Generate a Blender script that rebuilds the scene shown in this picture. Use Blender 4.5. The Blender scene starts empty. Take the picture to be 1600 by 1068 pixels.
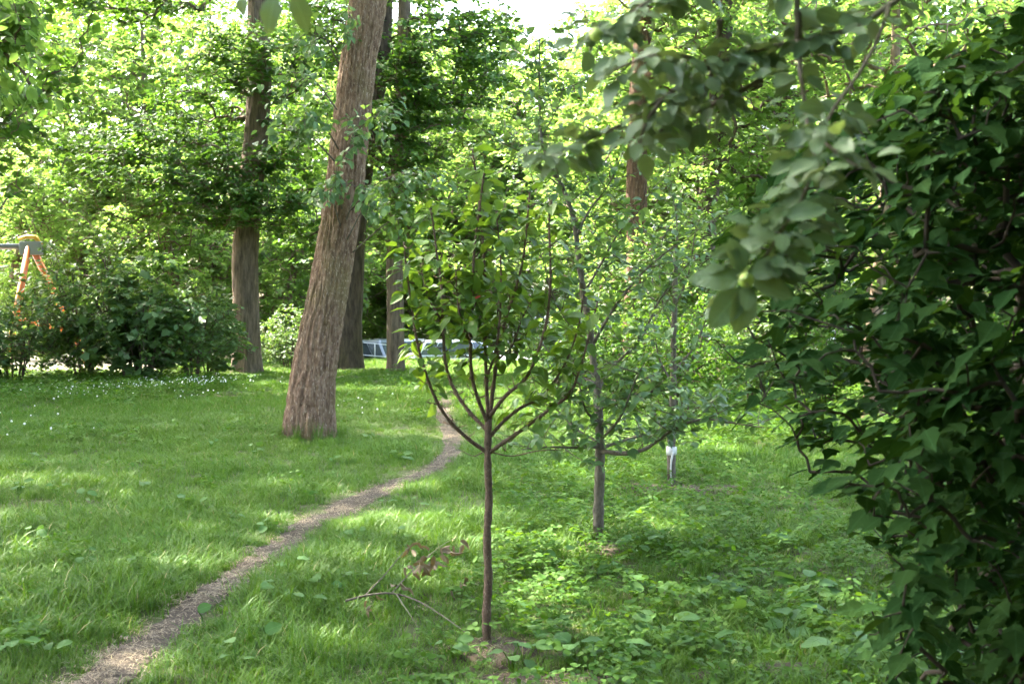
import bpy, bmesh, math
import numpy as np
from mathutils import Vector, Matrix

# ------------------------------------------------------------------ camera, sky, sun, exposure
S = bpy.context.scene
COL = S.collection
FPX, W0, H0, HORIZON, CAMH = 2000.0, 1600.0, 1068.0, 480.0, 1.62
PITCH = math.atan((H0 / 2 - HORIZON) / FPX)
cam = bpy.data.cameras.new('camera')
cam.sensor_width = 36.0
cam.lens = FPX / W0 * 36.0
cam.clip_start, cam.clip_end = 0.05, 2000.0
cam.dof.use_dof = True
cam.dof.focus_distance = 9.8
cam.dof.aperture_fstop = 7.0
camo = bpy.data.objects.new('camera', cam)
camo.location = (0, 0, CAMH)
camo.rotation_euler = (math.pi / 2 - PITCH, 0, 0)
COL.objects.link(camo)
S.camera = camo

SUN_EL, SUN_AZ = math.radians(52), math.radians(-54)      # azimuth from +Y, positive to the right
SUN_DIR = Vector((math.sin(SUN_AZ) * math.cos(SUN_EL), math.cos(SUN_AZ) * math.cos(SUN_EL), math.sin(SUN_EL)))
world = bpy.data.worlds.new('World')
S.world = world
world.use_nodes = True
wn = world.node_tree
sky = wn.nodes.new('ShaderNodeTexSky')
sky.sky_type = 'NISHITA'
sky.sun_disc = False
sky.sun_elevation = SUN_EL
sky.sun_rotation = SUN_AZ
sky.dust_density = 4.5
sky.air_density = 1.0
sky.ozone_density = 0.6
bg = wn.nodes['Background']
bg.inputs['Strength'].default_value = 0.15
wn.links.new(sky.outputs[0], bg.inputs['Color'])
sl = bpy.data.lights.new('sun', 'SUN')
sl.energy = 3.5
sl.angle = math.radians(0.6)
sl.color = (1.0, 0.94, 0.82)
slo = bpy.data.objects.new('sun', sl)
slo.rotation_euler = SUN_DIR.to_track_quat('Z', 'Y').to_euler()
slo.location = SUN_DIR * 60
COL.objects.link(slo)

vs = S.view_settings
vs.view_transform = 'Standard'
vs.look = 'None'
vs.gamma = 1.0
vs.use_curve_mapping = False
vs.exposure = 3.85
vs.use_white_balance = True                 # the camera's own balance for open shade
vs.white_balance_temperature = 6650.0
vs.white_balance_tint = 6.0
cy = S.cycles
cy.use_denoising = True
cy.max_bounces = 5
cy.diffuse_bounces = 4
cy.glossy_bounces = 1
cy.transmission_bounces = 4
cy.use_adaptive_sampling = True
cy.adaptive_threshold = 0.03
cy.transparent_max_bounces = 6
cy.sample_clamp_indirect = 6.0
cy.caustics_reflective = False
cy.caustics_refractive = False

# ------------------------------------------------------------------ small maths
R = np.random.default_rng(11)


def nrm(a):
    a = np.asarray(a, float)
    return a / np.maximum(np.linalg.norm(a, axis=-1, keepdims=True), 1e-9)


def sstep(a, b, x):
    t = np.clip((np.asarray(x, float) - a) / (b - a), 0, 1)
    return t * t * (3 - 2 * t)


_NG = np.random.default_rng(3).random((64, 64))


def vnoise(x, y):
    x = np.asarray(x, float); y = np.asarray(y, float)
    xi = np.floor(x).astype(int); yi = np.floor(y).astype(int)
    fx = x - xi; fy = y - yi
    fx = fx * fx * (3 - 2 * fx); fy = fy * fy * (3 - 2 * fy)
    g = lambda a, b: _NG[a % 64, b % 64]
    return (g(xi, yi) * (1 - fx) + g(xi + 1, yi) * fx) * (1 - fy) + (g(xi, yi + 1) * (1 - fx) + g(xi + 1, yi + 1) * fx) * fy


def gh(x, y):
    """height of the ground"""
    x = np.asarray(x, float); y = np.asarray(y, float)
    near = (vnoise(x * .35 + 7, y * .35) - .5) * .16 + (vnoise(x * 1.3, y * 1.3 + 9) - .5) * .05
    near = near * sstep(60, 40, y)
    drop = sstep(37.5, 42.5, y) * sstep(-11, -7.5, x)
    return near * (1 - drop) - 1.0 * drop


def ray(px, py):
    cx, u = (px - W0 / 2) / FPX, -(py - H0 / 2) / FPX
    c, s = math.cos(PITCH), math.sin(PITCH)
    return np.array([cx, c + u * s, -s + u * c])


def P(px, py, d):
    r = ray(px, py)
    return np.array([0, 0, CAMH]) + r * (d / r[1])


def G(px, py):
    r = ray(px, py)
    t = CAMH / -r[2]
    for _ in range(12):
        q = np.array([0, 0, CAMH]) + r * t
        t *= (CAMH - float(gh(q[0], q[1]))) / max(CAMH - q[2], 1e-6)
    q = np.array([0, 0, CAMH]) + r * t
    q[2] = float(gh(q[0], q[1]))
    return q


def proj(p):
    p = np.asarray(p, float)
    c, s = math.cos(PITCH), math.sin(PITCH)
    q = p - np.array([0, 0, CAMH])
    f = q[..., 1] * c - q[..., 2] * s
    u = q[..., 1] * s + q[..., 2] * c
    f = np.maximum(f, .05)
    return W0 / 2 + q[..., 0] / f * FPX, H0 / 2 - u / f * FPX, f


# ------------------------------------------------------------------ mesh and object helpers
def mesh_tris(name, V, F, smooth=False, attrs=None, uv=None):
    """V (n,3), F (m,3): one mesh, made from flat arrays"""
    V = np.ascontiguousarray(V, np.float32); F = np.ascontiguousarray(F, np.int32)
    me = bpy.data.meshes.new(name)
    me.vertices.add(len(V)); me.vertices.foreach_set('co', V.ravel())
    me.loops.add(F.size); me.loops.foreach_set('vertex_index', F.ravel())
    n, k = F.shape
    me.polygons.add(n)
    me.polygons.foreach_set('loop_start', np.arange(n, dtype=np.int32) * k)
    me.polygons.foreach_set('loop_total', np.full(n, k, np.int32))
    if smooth:
        me.polygons.foreach_set('use_smooth', np.ones(n, bool))
    me.update(calc_edges=True)
    for an, av in (attrs or {}).items():
        a = me.attributes.new(an, 'FLOAT', 'POINT')
        a.data.foreach_set('value', np.ascontiguousarray(av, np.float32))
    if uv is not None:
        u = me.uv_layers.new(name='UVMap')
        u.data.foreach_set('uv', np.ascontiguousarray(uv[F.ravel()], np.float32).ravel())
    return me


def put(name, me, mat=None, parent=None, loc=(0, 0, 0)):
    o = bpy.data.objects.new(name, me)
    if mat is not None and me is not None and not len(me.materials):
        me.materials.append(mat)
    o.location = loc
    o.parent = parent
    COL.objects.link(o)
    return o


def tag(o, label=None, cat=None, group=None, kind=None):
    if label: o['label'] = label
    if cat: o['category'] = cat
    if group: o['group'] = group
    if kind: o['kind'] = kind
    return o


def thing(name, label, cat, loc, group=None):
    return tag(put(name, None, None, None, tuple(loc)), label, cat, group)


class MB:
    """collects boxes, tubes and prisms into one mesh"""
    def __init__(s):
        s.v = []; s.f = []

    def add(s, V, F):
        b = len(s.v)
        s.v += [tuple(p) for p in V]
        s.f += [tuple(i + b for i in f) for f in F]

    def box(s, c, d, rz=0, m=None):
        hx, hy, hz = d[0] / 2, d[1] / 2, d[2] / 2
        V = [(x, y, z) for x in (-hx, hx) for y in (-hy, hy) for z in (-hz, hz)]
        ca, sa = math.cos(rz), math.sin(rz)
        V = [(c[0] + x * ca - y * sa, c[1] + x * sa + y * ca, c[2] + z) for x, y, z in V]
        s.add(V, [(0, 1, 3, 2), (4, 6, 7, 5), (0, 4, 5, 1), (2, 3, 7, 6), (0, 2, 6, 4), (1, 5, 7, 3)])

    def tube(s, pts, rad, n=8, caps=True):
        pts = np.asarray(pts, float)
        rad = np.broadcast_to(np.asarray(rad, float), (len(pts),))
        V, F = tube_arrays(pts[None], rad[None], n)
        b = len(s.v)
        s.add(V, F)
        if caps:
            m = len(pts)
            s.f.append(tuple(b + i for i in range(n))[::-1])
            s.f.append(tuple(b + (m - 1) * n + i for i in range(n)))

    def build(s, name, mat, parent=None, loc=(0, 0, 0), smooth=False, bevel=0):
        me = bpy.data.meshes.new(name)
        me.from_pydata(s.v, [], s.f)
        if bevel:
            bm = bmesh.new(); bm.from_mesh(me)
            bmesh.ops.bevel(bm, geom=bm.edges[:], offset=bevel, segments=2, affect='EDGES', profile=.6)
            bm.to_mesh(me); bm.free()
        if smooth:
            me.polygons.foreach_set('use_smooth', np.ones(len(me.polygons), bool))
        me.update()
        return put(name, me, mat, parent, loc)


def tube_arrays(pts, rad, n):
    """pts (N,P,3), rad (N,P): N tubes of n sides -> verts, quads"""
    N, Pn = pts.shape[:2]
    t = np.gradient(pts, axis=1)
    t = nrm(t)
    ref = np.where(np.abs(t[:, :1, 2:3]) > .9, np.array([1., 0, 0]), np.array([0, 0, 1.]))
    a = nrm(np.cross(np.broadcast_to(ref, t.shape), t))
    b = np.cross(t, a)
    ang = np.arange(n) / n * 2 * np.pi
    V = pts[:, :, None] + rad[:, :, None, None] * (a[:, :, None] * np.cos(ang)[:, None] + b[:, :, None] * np.sin(ang)[:, None])
    i = np.arange(n); j = (i + 1) % n
    base = (np.arange(N)[:, None] * Pn + np.arange(Pn - 1)[None]).reshape(-1, 1) * n
    F = np.stack([base + i, base + j, base + n + j, base + n + i], -1).reshape(-1, 4)
    return V.reshape(-1, 3), F


# ------------------------------------------------------------------ materials
def mat_new(name):
    m = bpy.data.materials.new(name)
    m.use_nodes = True
    nt = m.node_tree
    nt.nodes.clear()
    out = nt.nodes.new('ShaderNodeOutputMaterial')
    return m, nt, out


def N(nt, t, **kw):
    n = nt.nodes.new(t)
    for k, v in kw.items():
        if k in n.inputs: n.inputs[k].default_value = v
        else: setattr(n, k, v)
    return n


def mixc(nt, fac, a, b):
    m = nt.nodes.new('ShaderNodeMix'); m.data_type = 'RGBA'
    for s, v in ((0, fac), (6, a), (7, b)):
        if hasattr(v, 'links'): nt.links.new(v, m.inputs[s])
        else: m.inputs[s].default_value = (*v, 1) if isinstance(v, tuple) and len(v) == 3 else v
    return m.outputs[2]


def math_(nt, op, a, b=0.0, c=None):
    m = nt.nodes.new('ShaderNodeMath'); m.operation = op
    for s, v in enumerate((a, b) if c is None else (a, b, c)):
        if hasattr(v, 'links'): nt.links.new(v, m.inputs[s])
        else: m.inputs[s].default_value = v
    return m.outputs[0]


def leaf_mat(name, ca, cb, trans=.38, rough=.42, tcol=None, veins=False, spec=.5, back=None):
    m, nt, out = mat_new(name)
    at = N(nt, 'ShaderNodeAttribute', attribute_name='tint')
    oi = N(nt, 'ShaderNodeObjectInfo')
    r = math_(nt, 'FRACT', math_(nt, 'ADD', at.outputs['Fac'], oi.outputs['Random']))
    col = mixc(nt, r, ca, cb)
    if back is not None:
        ge = N(nt, 'ShaderNodeNewGeometry')
        col = mixc(nt, ge.outputs['Backfacing'], col, back)
    if veins:
        uvn = N(nt, 'ShaderNodeUVMap')
        sx = N(nt, 'ShaderNodeSeparateXYZ')
        nt.links.new(uvn.outputs[0], sx.inputs[0])
        av = math_(nt, 'ABSOLUTE', sx.outputs[1])
        ph = math_(nt, 'SUBTRACT', sx.outputs[0], math_(nt, 'MULTIPLY', av, .75))
        fr = math_(nt, 'ABSOLUTE', math_(nt, 'SUBTRACT', math_(nt, 'FRACT', math_(nt, 'MULTIPLY', ph, 7.5)), .5))
        side = math_(nt, 'LESS_THAN', fr, .055)
        rib = math_(nt, 'LESS_THAN', av, .017)
        v = math_(nt, 'MAXIMUM', math_(nt, 'MULTIPLY', side, .14), rib)
        col = mixc(nt, math_(nt, 'MULTIPLY', v, .5), col, tuple(min(1, c * 1.9 + .015) for c in ca))
        nz = N(nt, 'ShaderNodeTexNoise', Scale=9.0)
        nt.links.new(uvn.outputs[0], nz.inputs['Vector'])
        hh = math_(nt, 'ADD', fr, math_(nt, 'MULTIPLY', nz.outputs[0], .8))
        bp = N(nt, 'ShaderNodeBump', Strength=.10, Distance=.02)
        nt.links.new(hh, bp.inputs['Height'])
    p = N(nt, 'ShaderNodeBsdfPrincipled', Roughness=rough)
    p.inputs['Specular IOR Level'].default_value = spec
    nt.links.new(col, p.inputs['Base Color'])
    if veins: nt.links.new(bp.outputs[0], p.inputs['Normal'])
    tr = N(nt, 'ShaderNodeBsdfTranslucent')
    hsv = mixc(nt, r, tcol or tuple(min(1, c * k) for c, k in zip(ca, (2.3, 2.0, .9))), tuple(min(1, c * k) for c, k in zip(tcol or cb, (1.0, 1.0, 1.0) if tcol else (2.3, 2.0, .9))))
    nt.links.new(hsv, tr.inputs['Color'])
    mx = N(nt, 'ShaderNodeMixShader', Fac=trans)
    nt.links.new(p.outputs[0], mx.inputs[1]); nt.links.new(tr.outputs[0], mx.inputs[2])
    nt.links.new(mx.outputs[0], out.inputs['Surface'])
    return m


def bark_mat(name, ca, cb, moss=None, scale=6.0, bump=.6, stretch=.18, pale=None):
    m, nt, out = mat_new(name)
    tc = N(nt, 'ShaderNodeTexCoord')
    mp = N(nt, 'ShaderNodeMapping')
    mp.inputs['Scale'].default_value = (scale, scale, scale * stretch)
    nt.links.new(tc.outputs['Object'], mp.inputs['Vector'])
    n1 = N(nt, 'ShaderNodeTexNoise', Scale=2.2, Detail=8.0, Roughness=.65)
    nt.links.new(mp.outputs[0], n1.inputs['Vector'])
    rp = N(nt, 'ShaderNodeValToRGB')
    rp.color_ramp.elements[0].position = .34; rp.color_ramp.elements[1].position = .66
    rp.color_ramp.elements[0].color = (*ca, 1); rp.color_ramp.elements[1].color = (*cb, 1)
    nt.links.new(n1.outputs[0], rp.inputs[0])
    col = rp.outputs[0]
    n2 = N(nt, 'ShaderNodeTexNoise', Scale=1.3, Detail=4.0)
    nt.links.new(tc.outputs['Object'], n2.inputs['Vector'])
    if moss:
        f = N(nt, 'ShaderNodeMapRange'); f.inputs[1].default_value = .5; f.inputs[2].default_value = .68
        nt.links.new(n2.outputs[0], f.inputs[0])
        col = mixc(nt, math_(nt, 'MULTIPLY', f.outputs[0], .75), col, moss)
    if pale:
        n3 = N(nt, 'ShaderNodeTexNoise', Scale=5.0, Detail=6.0)
        nt.links.new(mp.outputs[0], n3.inputs['Vector'])
        f = N(nt, 'ShaderNodeMapRange'); f.inputs[1].default_value = .58; f.inputs[2].default_value = .66
        nt.links.new(n3.outputs[0], f.inputs[0])
        col = mixc(nt, math_(nt, 'MULTIPLY', f.outputs[0], .7), col, pale)
    bp = N(nt, 'ShaderNodeBump', Strength=bump, Distance=.02)
    n4 = N(nt, 'ShaderNodeTexNoise', Scale=7.0, Detail=6.0, Roughness=.7)
    nt.links.new(mp.outputs[0], n4.inputs['Vector'])
    nt.links.new(n4.outputs[0], bp.inputs['Height'])
    p = N(nt, 'ShaderNodeBsdfPrincipled', Roughness=.88)
    p.inputs['Specular IOR Level'].default_value = .25
    nt.links.new(col, p.inputs['Base Color']); nt.links.new(bp.outputs[0], p.inputs['Normal'])
    nt.links.new(p.outputs[0], out.inputs['Surface'])
    return m


def plain_mat(name, col, rough=.5, metal=0.0, var=.12, scale=8.0, coat=0.0, bump=.1):
    m, nt, out = mat_new(name)
    tc = N(nt, 'ShaderNodeTexCoord')
    n1 = N(nt, 'ShaderNodeTexNoise', Scale=scale, Detail=5.0)
    nt.links.new(tc.outputs['Object'], n1.inputs['Vector'])
    c = mixc(nt, n1.outputs[0], tuple(v * (1 - var) for v in col), tuple(min(1, v * (1 + var)) for v in col))
    p = N(nt, 'ShaderNodeBsdfPrincipled', Roughness=rough, Metallic=metal)
    p.inputs['Coat Weight'].default_value = coat
    nt.links.new(c, p.inputs['Base Color'])
    if bump:
        bp = N(nt, 'ShaderNodeBump', Strength=bump, Distance=.01)
        nt.links.new(n1.outputs[0], bp.inputs['Height']); nt.links.new(bp.outputs[0], p.inputs['Normal'])
    nt.links.new(p.outputs[0], out.inputs['Surface'])
    return m


def ground_mat(name, cols, scale=1.0, bump=.5):
    m, nt, out = mat_new(name)
    ge = N(nt, 'ShaderNodeNewGeometry')
    a = N(nt, 'ShaderNodeTexNoise', Scale=.9 * scale, Detail=5.0)
    b = N(nt, 'ShaderNodeTexNoise', Scale=14 * scale, Detail=8.0, Roughness=.7)
    c = N(nt, 'ShaderNodeTexNoise', Scale=70 * scale, Detail=4.0)
    for n in (a, b, c): nt.links.new(ge.outputs['Position'], n.inputs['Vector'])
    f = N(nt, 'ShaderNodeMapRange'); f.inputs[1].default_value = .38; f.inputs[2].default_value = .62
    nt.links.new(b.outputs[0], f.inputs[0])
    col = mixc(nt, f.outputs[0], cols[0], cols[1])
    f2 = N(nt, 'ShaderNodeMapRange'); f2.inputs[1].default_value = .45; f2.inputs[2].default_value = .65
    nt.links.new(a.outputs[0], f2.inputs[0])
    col = mixc(nt, math_(nt, 'MULTIPLY', f2.outputs[0], .6), col, cols[2])
    bp = N(nt, 'ShaderNodeBump', Strength=bump, Distance=.03)
    nt.links.new(math_(nt, 'ADD', b.outputs[0], math_(nt, 'MULTIPLY', c.outputs[0], .5)), bp.inputs['Height'])
    p = N(nt, 'ShaderNodeBsdfPrincipled', Roughness=.95)
    p.inputs['Specular IOR Level'].default_value = .15
    nt.links.new(col, p.inputs['Base Color']); nt.links.new(bp.outputs[0], p.inputs['Normal'])
    nt.links.new(p.outputs[0], out.inputs['Surface'])
    return m


def grass_mat(name, ca, cb, cc, trans=.3):
    m, nt, out = mat_new(name)
    oi = N(nt, 'ShaderNodeObjectInfo')
    at = N(nt, 'ShaderNodeAttribute', attribute_name='tint')
    ge = N(nt, 'ShaderNodeNewGeometry')
    nz = N(nt, 'ShaderNodeTexNoise', Scale=.55, Detail=4.0)
    nt.links.new(ge.outputs['Position'], nz.inputs['Vector'])
    col = mixc(nt, math_(nt, 'FRACT', math_(nt, 'ADD', at.outputs['Fac'], oi.outputs['Random'])), ca, cb)
    f = N(nt, 'ShaderNodeMapRange'); f.inputs[1].default_value = .4; f.inputs[2].default_value = .65
    nt.links.new(nz.outputs[0], f.inputs[0])
    col = mixc(nt, math_(nt, 'MULTIPLY', f.outputs[0], .55), col, cc)
    dry = math_(nt, 'GREATER_THAN', at.outputs['Fac'], .985)
    col = mixc(nt, dry, col, (.32, .27, .12))
    p = N(nt, 'ShaderNodeBsdfPrincipled', Roughness=.5)
    p.inputs['Specular IOR Level'].default_value = .22
    nt.links.new(col, p.inputs['Base Color'])
    tr = N(nt, 'ShaderNodeBsdfTranslucent')
    nt.links.new(mixc(nt, .5, col, (.18, .32, .02)), tr.inputs['Color'])
    mx = N(nt, 'ShaderNodeMixShader', Fac=trans)
    nt.links.new(p.outputs[0], mx.inputs[1]); nt.links.new(tr.outputs[0], mx.inputs[2])
    nt.links.new(mx.outputs[0], out.inputs['Surface'])
    return m


M = dict(
    maple=leaf_mat('maple_leaves', (.034, .088, .018), (.058, .122, .024), .38, .55, spec=.25),
    lime=leaf_mat('lime_leaves', (.050, .105, .022), (.085, .140, .028), .54, .5, tcol=(.22, .36, .06), spec=.3),
    shrub=leaf_mat('shrub_leaves', (.048, .105, .030), (.078, .140, .042), .36, .5, spec=.35),
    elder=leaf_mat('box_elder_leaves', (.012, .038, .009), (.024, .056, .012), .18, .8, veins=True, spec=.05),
    apple=leaf_mat('apple_leaves', (.075, .130, .058), (.110, .165, .080), .20, .5, veins=True, back=(.17, .22, .14), spec=.35),
    pear=leaf_mat('pear_sapling_leaves', (.054, .112, .015), (.088, .150, .022), .36, .5, veins=True, back=(.09, .15, .04), spec=.22),
    sprout=leaf_mat('sprout_leaves', (.055, .115, .040), (.085, .150, .055), .36, .5, veins=True, back=(.14, .21, .09), spec=.3),
    weed=leaf_mat('weed_leaves', (.038, .102, .011), (.068, .138, .017), .32, .6, spec=.15),
    broad=leaf_mat('broad_weed_leaves', (.048, .118, .028), (.070, .145, .036), .28, .6, spec=.2, veins=True),
    dead=leaf_mat('withered_leaves', (.085, .068, .042), (.14, .105, .06), .1, .9),
    grass=grass_mat('grass_blades', (.042, .116, .009), (.086, .168, .016), (.078, .142, .015)),
    straw=grass_mat('dry_straw', (.13, .095, .065), (.27, .20, .13), (.22, .165, .10), .1),
    bark=bark_mat('old_bark', (.085, .044, .026), (.265, .168, .108), (.15, .115, .045), 14.0, .8, .30, (.43, .32, .24)),
    bark_mid=bark_mat('grey_bark', (.060, .042, .030), (.195, .140, .100), None, 8.0, .9, .14),
    bark_dark=bark_mat('dark_bark', (.040, .028, .022), (.120, .085, .065), None, 6.0, .8, .2),
    bark_rust=bark_mat('rusty_bark', (.055, .030, .020), (.165, .092, .060), None, 9.0, .9, .2, (.24, .16, .12)),
    bark_stem=bark_mat('dark_stem_bark', (.020, .016, .012), (.050, .038, .028), None, 20.0, .4, .3),
    bark_red=bark_mat('reddish_sapling_bark', (.060, .036, .024), (.140, .090, .058), None, 34.0, .5, .5, (.22, .17, .13)),
    bark_grey=bark_mat('grey_sapling_bark', (.060, .048, .036), (.150, .125, .095), (.11, .12, .06), 24.0, .3, .4),
    stub=bark_mat('weathered_wood', (.10, .065, .045), (.30, .21, .15), None, 9.0, .8, .12),
    ground=ground_mat('lawn_soil', ((.055, .045, .025), (.060, .085, .022), (.050, .090, .020))),
    soil=ground_mat('bare_soil', ((.040, .029, .021), (.075, .055, .040), (.058, .042, .030)), 1.6),
    path=ground_mat('trodden_earth', ((.044, .034, .026), (.104, .082, .062), (.070, .055, .042)), 1.1, .7),
    sand=ground_mat('playground_sand', ((.40, .34, .26), (.48, .41, .31), (.44, .38, .28)), .8, .3),
    asphalt=ground_mat('asphalt', ((.060, .060, .060), (.085, .083, .080), (.070, .068, .066)), 2.0, .2),
    orange=plain_mat('orange_painted_wood', (.46, .12, .022), .45),
    yellow=plain_mat('yellow_cap', (.62, .33, .03), .4),
    steel=plain_mat('grey_steel', (.16, .17, .19), .45, .3),
    rail=plain_mat('galvanised_rail', (.45, .46, .46), .4, .6),
    white=plain_mat('white_paint', (.80, .79, .76), .5),
    tape=plain_mat('white_tape', (.50, .49, .46), .6),
    facade=plain_mat('pinkish_render', (.78, .70, .66), .9, 0, .06, 2.0),
    facade2=plain_mat('cream_render', (.66, .62, .54), .9, 0, .06, 2.0),
    roof=plain_mat('roof_sheet', (.20, .19, .19), .6),
    glass=plain_mat('window_glass', (.05, .06, .07), .06, 0, .05, 2.0, bump=0),
    tyre=plain_mat('tyre_rubber', (.02, .02, .02), .8),
    red=plain_mat('red_enamel', (.60, .05, .06), .4),
    lamp_red=plain_mat('tail_lamp', (.55, .03, .02), .2),
    lamp_white=plain_mat('head_lamp', (.75, .76, .78), .1),
    silver=plain_mat('silver_car_paint', (.36, .37, .38), .35, .1, .03, 3.0, .8, 0),
    pale=plain_mat('pale_car_paint', (.60, .60, .60), .35, .0, .03, 3.0, .8, 0),
    bluegrey=plain_mat('blue_grey_car_paint', (.13, .15, .18), .35, .1, .03, 3.0, .8, 0),
    applefruit=plain_mat('green_apple_skin', (.36, .46, .10), .32, 0, .18, 30.0),
    petal=plain_mat('clover_petals', (.75, .74, .68), .7),
    cable=plain_mat('cable_sheath', (.03, .03, .03), .6),
)

# ------------------------------------------------------------------ leaf shapes  (u along, v across, w up)
def strip_leaf(us, ws, fold=.25, curl=.12, wave=0.0):
    us = np.array(us, float); ws = np.array(ws, float)
    n = len(us)
    V = []; uv = []
    for u in us: V.append((u, 0, -curl * u * u)); uv.append((u, 0))
    li = {}; ri = {}
    for sgn, d in ((1, li), (-1, ri)):
        for i in range(1, n - 1):
            d[i] = len(V)
            wv = wave * math.sin(i * 2.4 + (0 if sgn > 0 else 1.3))
            V.append((us[i], sgn * ws[i], -curl * us[i] ** 2 + fold * ws[i] + wv)); uv.append((us[i], sgn * ws[i]))
    F = []
    for d, s in ((li, 1), (ri, -1)):
        T = [(0, 1, d[1])]
        for i in range(1, n - 2):
            T += [(i, i + 1, d[i + 1]), (i, d[i + 1], d[i])]
        T += [(n - 2, n - 1, d[n - 2])]
        F += T if s > 0 else [t[::-1] for t in T]
    return np.array(V), np.array(F), np.array(uv)


def fan_leaf(half, cen=(.32, 0), dr=.22):
    o = list(half) + [(u, -v) for u, v in half[::-1] if v > 1e-6]
    V = [(cen[0], 0, .0)] + [(u, v, -dr * ((u - cen[0]) ** 2 + v * v)) for u, v in o]
    n = len(o)
    F = [(0, 1 + (i + 1) % n, 1 + i) for i in range(n)]
    V = np.array(V)
    return V, np.array(F), V[:, :2].copy()


KITE = (np.array([(0, 0, 0), (.45, .36, .10), (1, 0, -.10), (.45, -.36, .10)], float), np.array([(0, 2, 1), (0, 3, 2)]), np.zeros((4, 2)))
LEAF6 = strip_leaf([0, .3, .68, 1], [0, .30, .24, 0], .3, .16)
OVATE = [strip_leaf([0, .12, .34, .58, .82, 1], [0, .20, .31, .28, .15, 0], f, c, w) for f, c, w in ((.35, .20, .015), (.15, .34, .02), (.5, .10, .01))]
ROUND = [strip_leaf([0, .10, .30, .55, .80, .93, 1], [0, .18, .29, .29, .19, .08, 0], f, c, w) for f, c, w in ((.25, .15, .045), (.1, .32, .05), (.45, .08, .035))]
ELDER = [strip_leaf([0, .14, .30, .42, .50, .64, .82, 1], [0, .20, .31, .24, .27, .15, .07, 0], f, c, w) for f, c, w in ((.2, .10, .03), (.1, .20, .035), (.32, .06, .025))]
MAPLE = fan_leaf([(0, .03), (-.06, .30), (.08, .30), (.16, .27), (.38, .56), (.46, .27), (.70, .23), (.74, .10), (1, 0)])


def leaf_join(name, tpl, pos, ax, no, sc, rng, mat, parent, loc, smooth=True):
    V0, F0, uv0 = tpl
    bn = np.cross(no, ax)
    V = pos[:, None] + sc[:, None, None] * (V0[None, :, 0:1] * ax[:, None] + V0[None, :, 1:2] * bn[:, None] + V0[None, :, 2:3] * no[:, None])
    n, k = len(pos), len(V0)
    F = (F0[None] + (np.arange(n) * k)[:, None, None]).reshape(-1, 3)
    tint = np.repeat(rng.random(n), k)
    me = mesh_tris(name, V.reshape(-1, 3) - np.asarray(loc), F, smooth, {'tint': tint}, np.tile(uv0, (n, 1)))
    o = put(name, me, mat, parent)
    tag(o, kind='stuff')
    return o


def leaf_meshes(name, tpls, mat):
    out = []
    for t in tpls:
        me = mesh_tris(name, t[0], t[1], True, None, t[2])
        me.materials.append(mat)
        out.append(me)
    return out


def leaf_objects(meshes, pos, ax, no, sc, rng, parent, loc, name='leaf'):
    bn = np.cross(no, ax)
    for i in range(len(pos)):
        o = bpy.data.objects.new(name, meshes[int(rng.integers(len(meshes)))])
        p = pos[i] - loc
        s = sc[i]
        o.parent = parent
        o.matrix_basis = Matrix(((ax[i][0] * s, bn[i][0] * s, no[i][0] * s, p[0]), (ax[i][1] * s, bn[i][1] * s, no[i][1] * s, p[1]),
                                 (ax[i][2] * s, bn[i][2] * s, no[i][2] * s, p[2]), (0, 0, 0, 1)))
        COL.objects.link(o)


def split_leaves(fr, limit=300):
    """the leaves that show largest and in the frame come first"""
    pos, ax, no, sc = fr
    x, y, f = proj(pos)
    v = sc / f
    inside = (x > -20) & (x < W0 + 20) & (y > -20) & (y < H0 + 20) & (pos[:, 1] > .2)
    order = np.argsort(-(v * np.where(inside, 1, .001)))
    a, b = order[:limit], order[limit:]
    n_in = int(inside.sum())
    if n_in < limit: a, b = order[:n_in], order[n_in:]
    return tuple(q[a] for q in fr), tuple(q[b] for q in fr)


def frames(pos, ax, no, sc):
    ax = nrm(ax)
    no = no - (no * ax).sum(-1, keepdims=True) * ax
    return pos, ax, nrm(no), sc


def spray_leaves(rng, ends, dirs, lens, k, size, var=.3, tilt=.45, droop=.25, jit=.03, fan=1.0):
    """k leaves in a flattish spray along the end of each twig"""
    n = len(ends)
    t = (np.arange(k) + .6) / k
    D = nrm(dirs)
    S_ = nrm(np.cross(np.array([0, 0, 1.]), D) + 1e-6)
    pos = ends[:, None] - D[:, None] * (lens[:, None] * (1 - t[None]))[..., None]
    pos = pos + rng.normal(0, 1, pos.shape) * jit
    side = np.where(np.arange(k) % 2 == 0, 1., -1.)[None] * np.ones((n, 1))
    a = rng.normal(.85, .3, (n, k)) * fan
    a[:, -1] *= .2
    ax = D[:, None] * np.cos(a)[..., None] + (S_[:, None] * (side * np.sin(a))[..., None])
    ax[..., 2] -= rng.uniform(0, 2 * droop, (n, k))
    no = np.array([0, 0, 1.]) + rng.normal(0, tilt, (n, k, 3))
    sc = size * (1 + rng.uniform(-var, var, (n, k)))
    return frames(pos.reshape(-1, 3), ax.reshape(-1, 3), no.reshape(-1, 3), sc.ravel())


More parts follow.
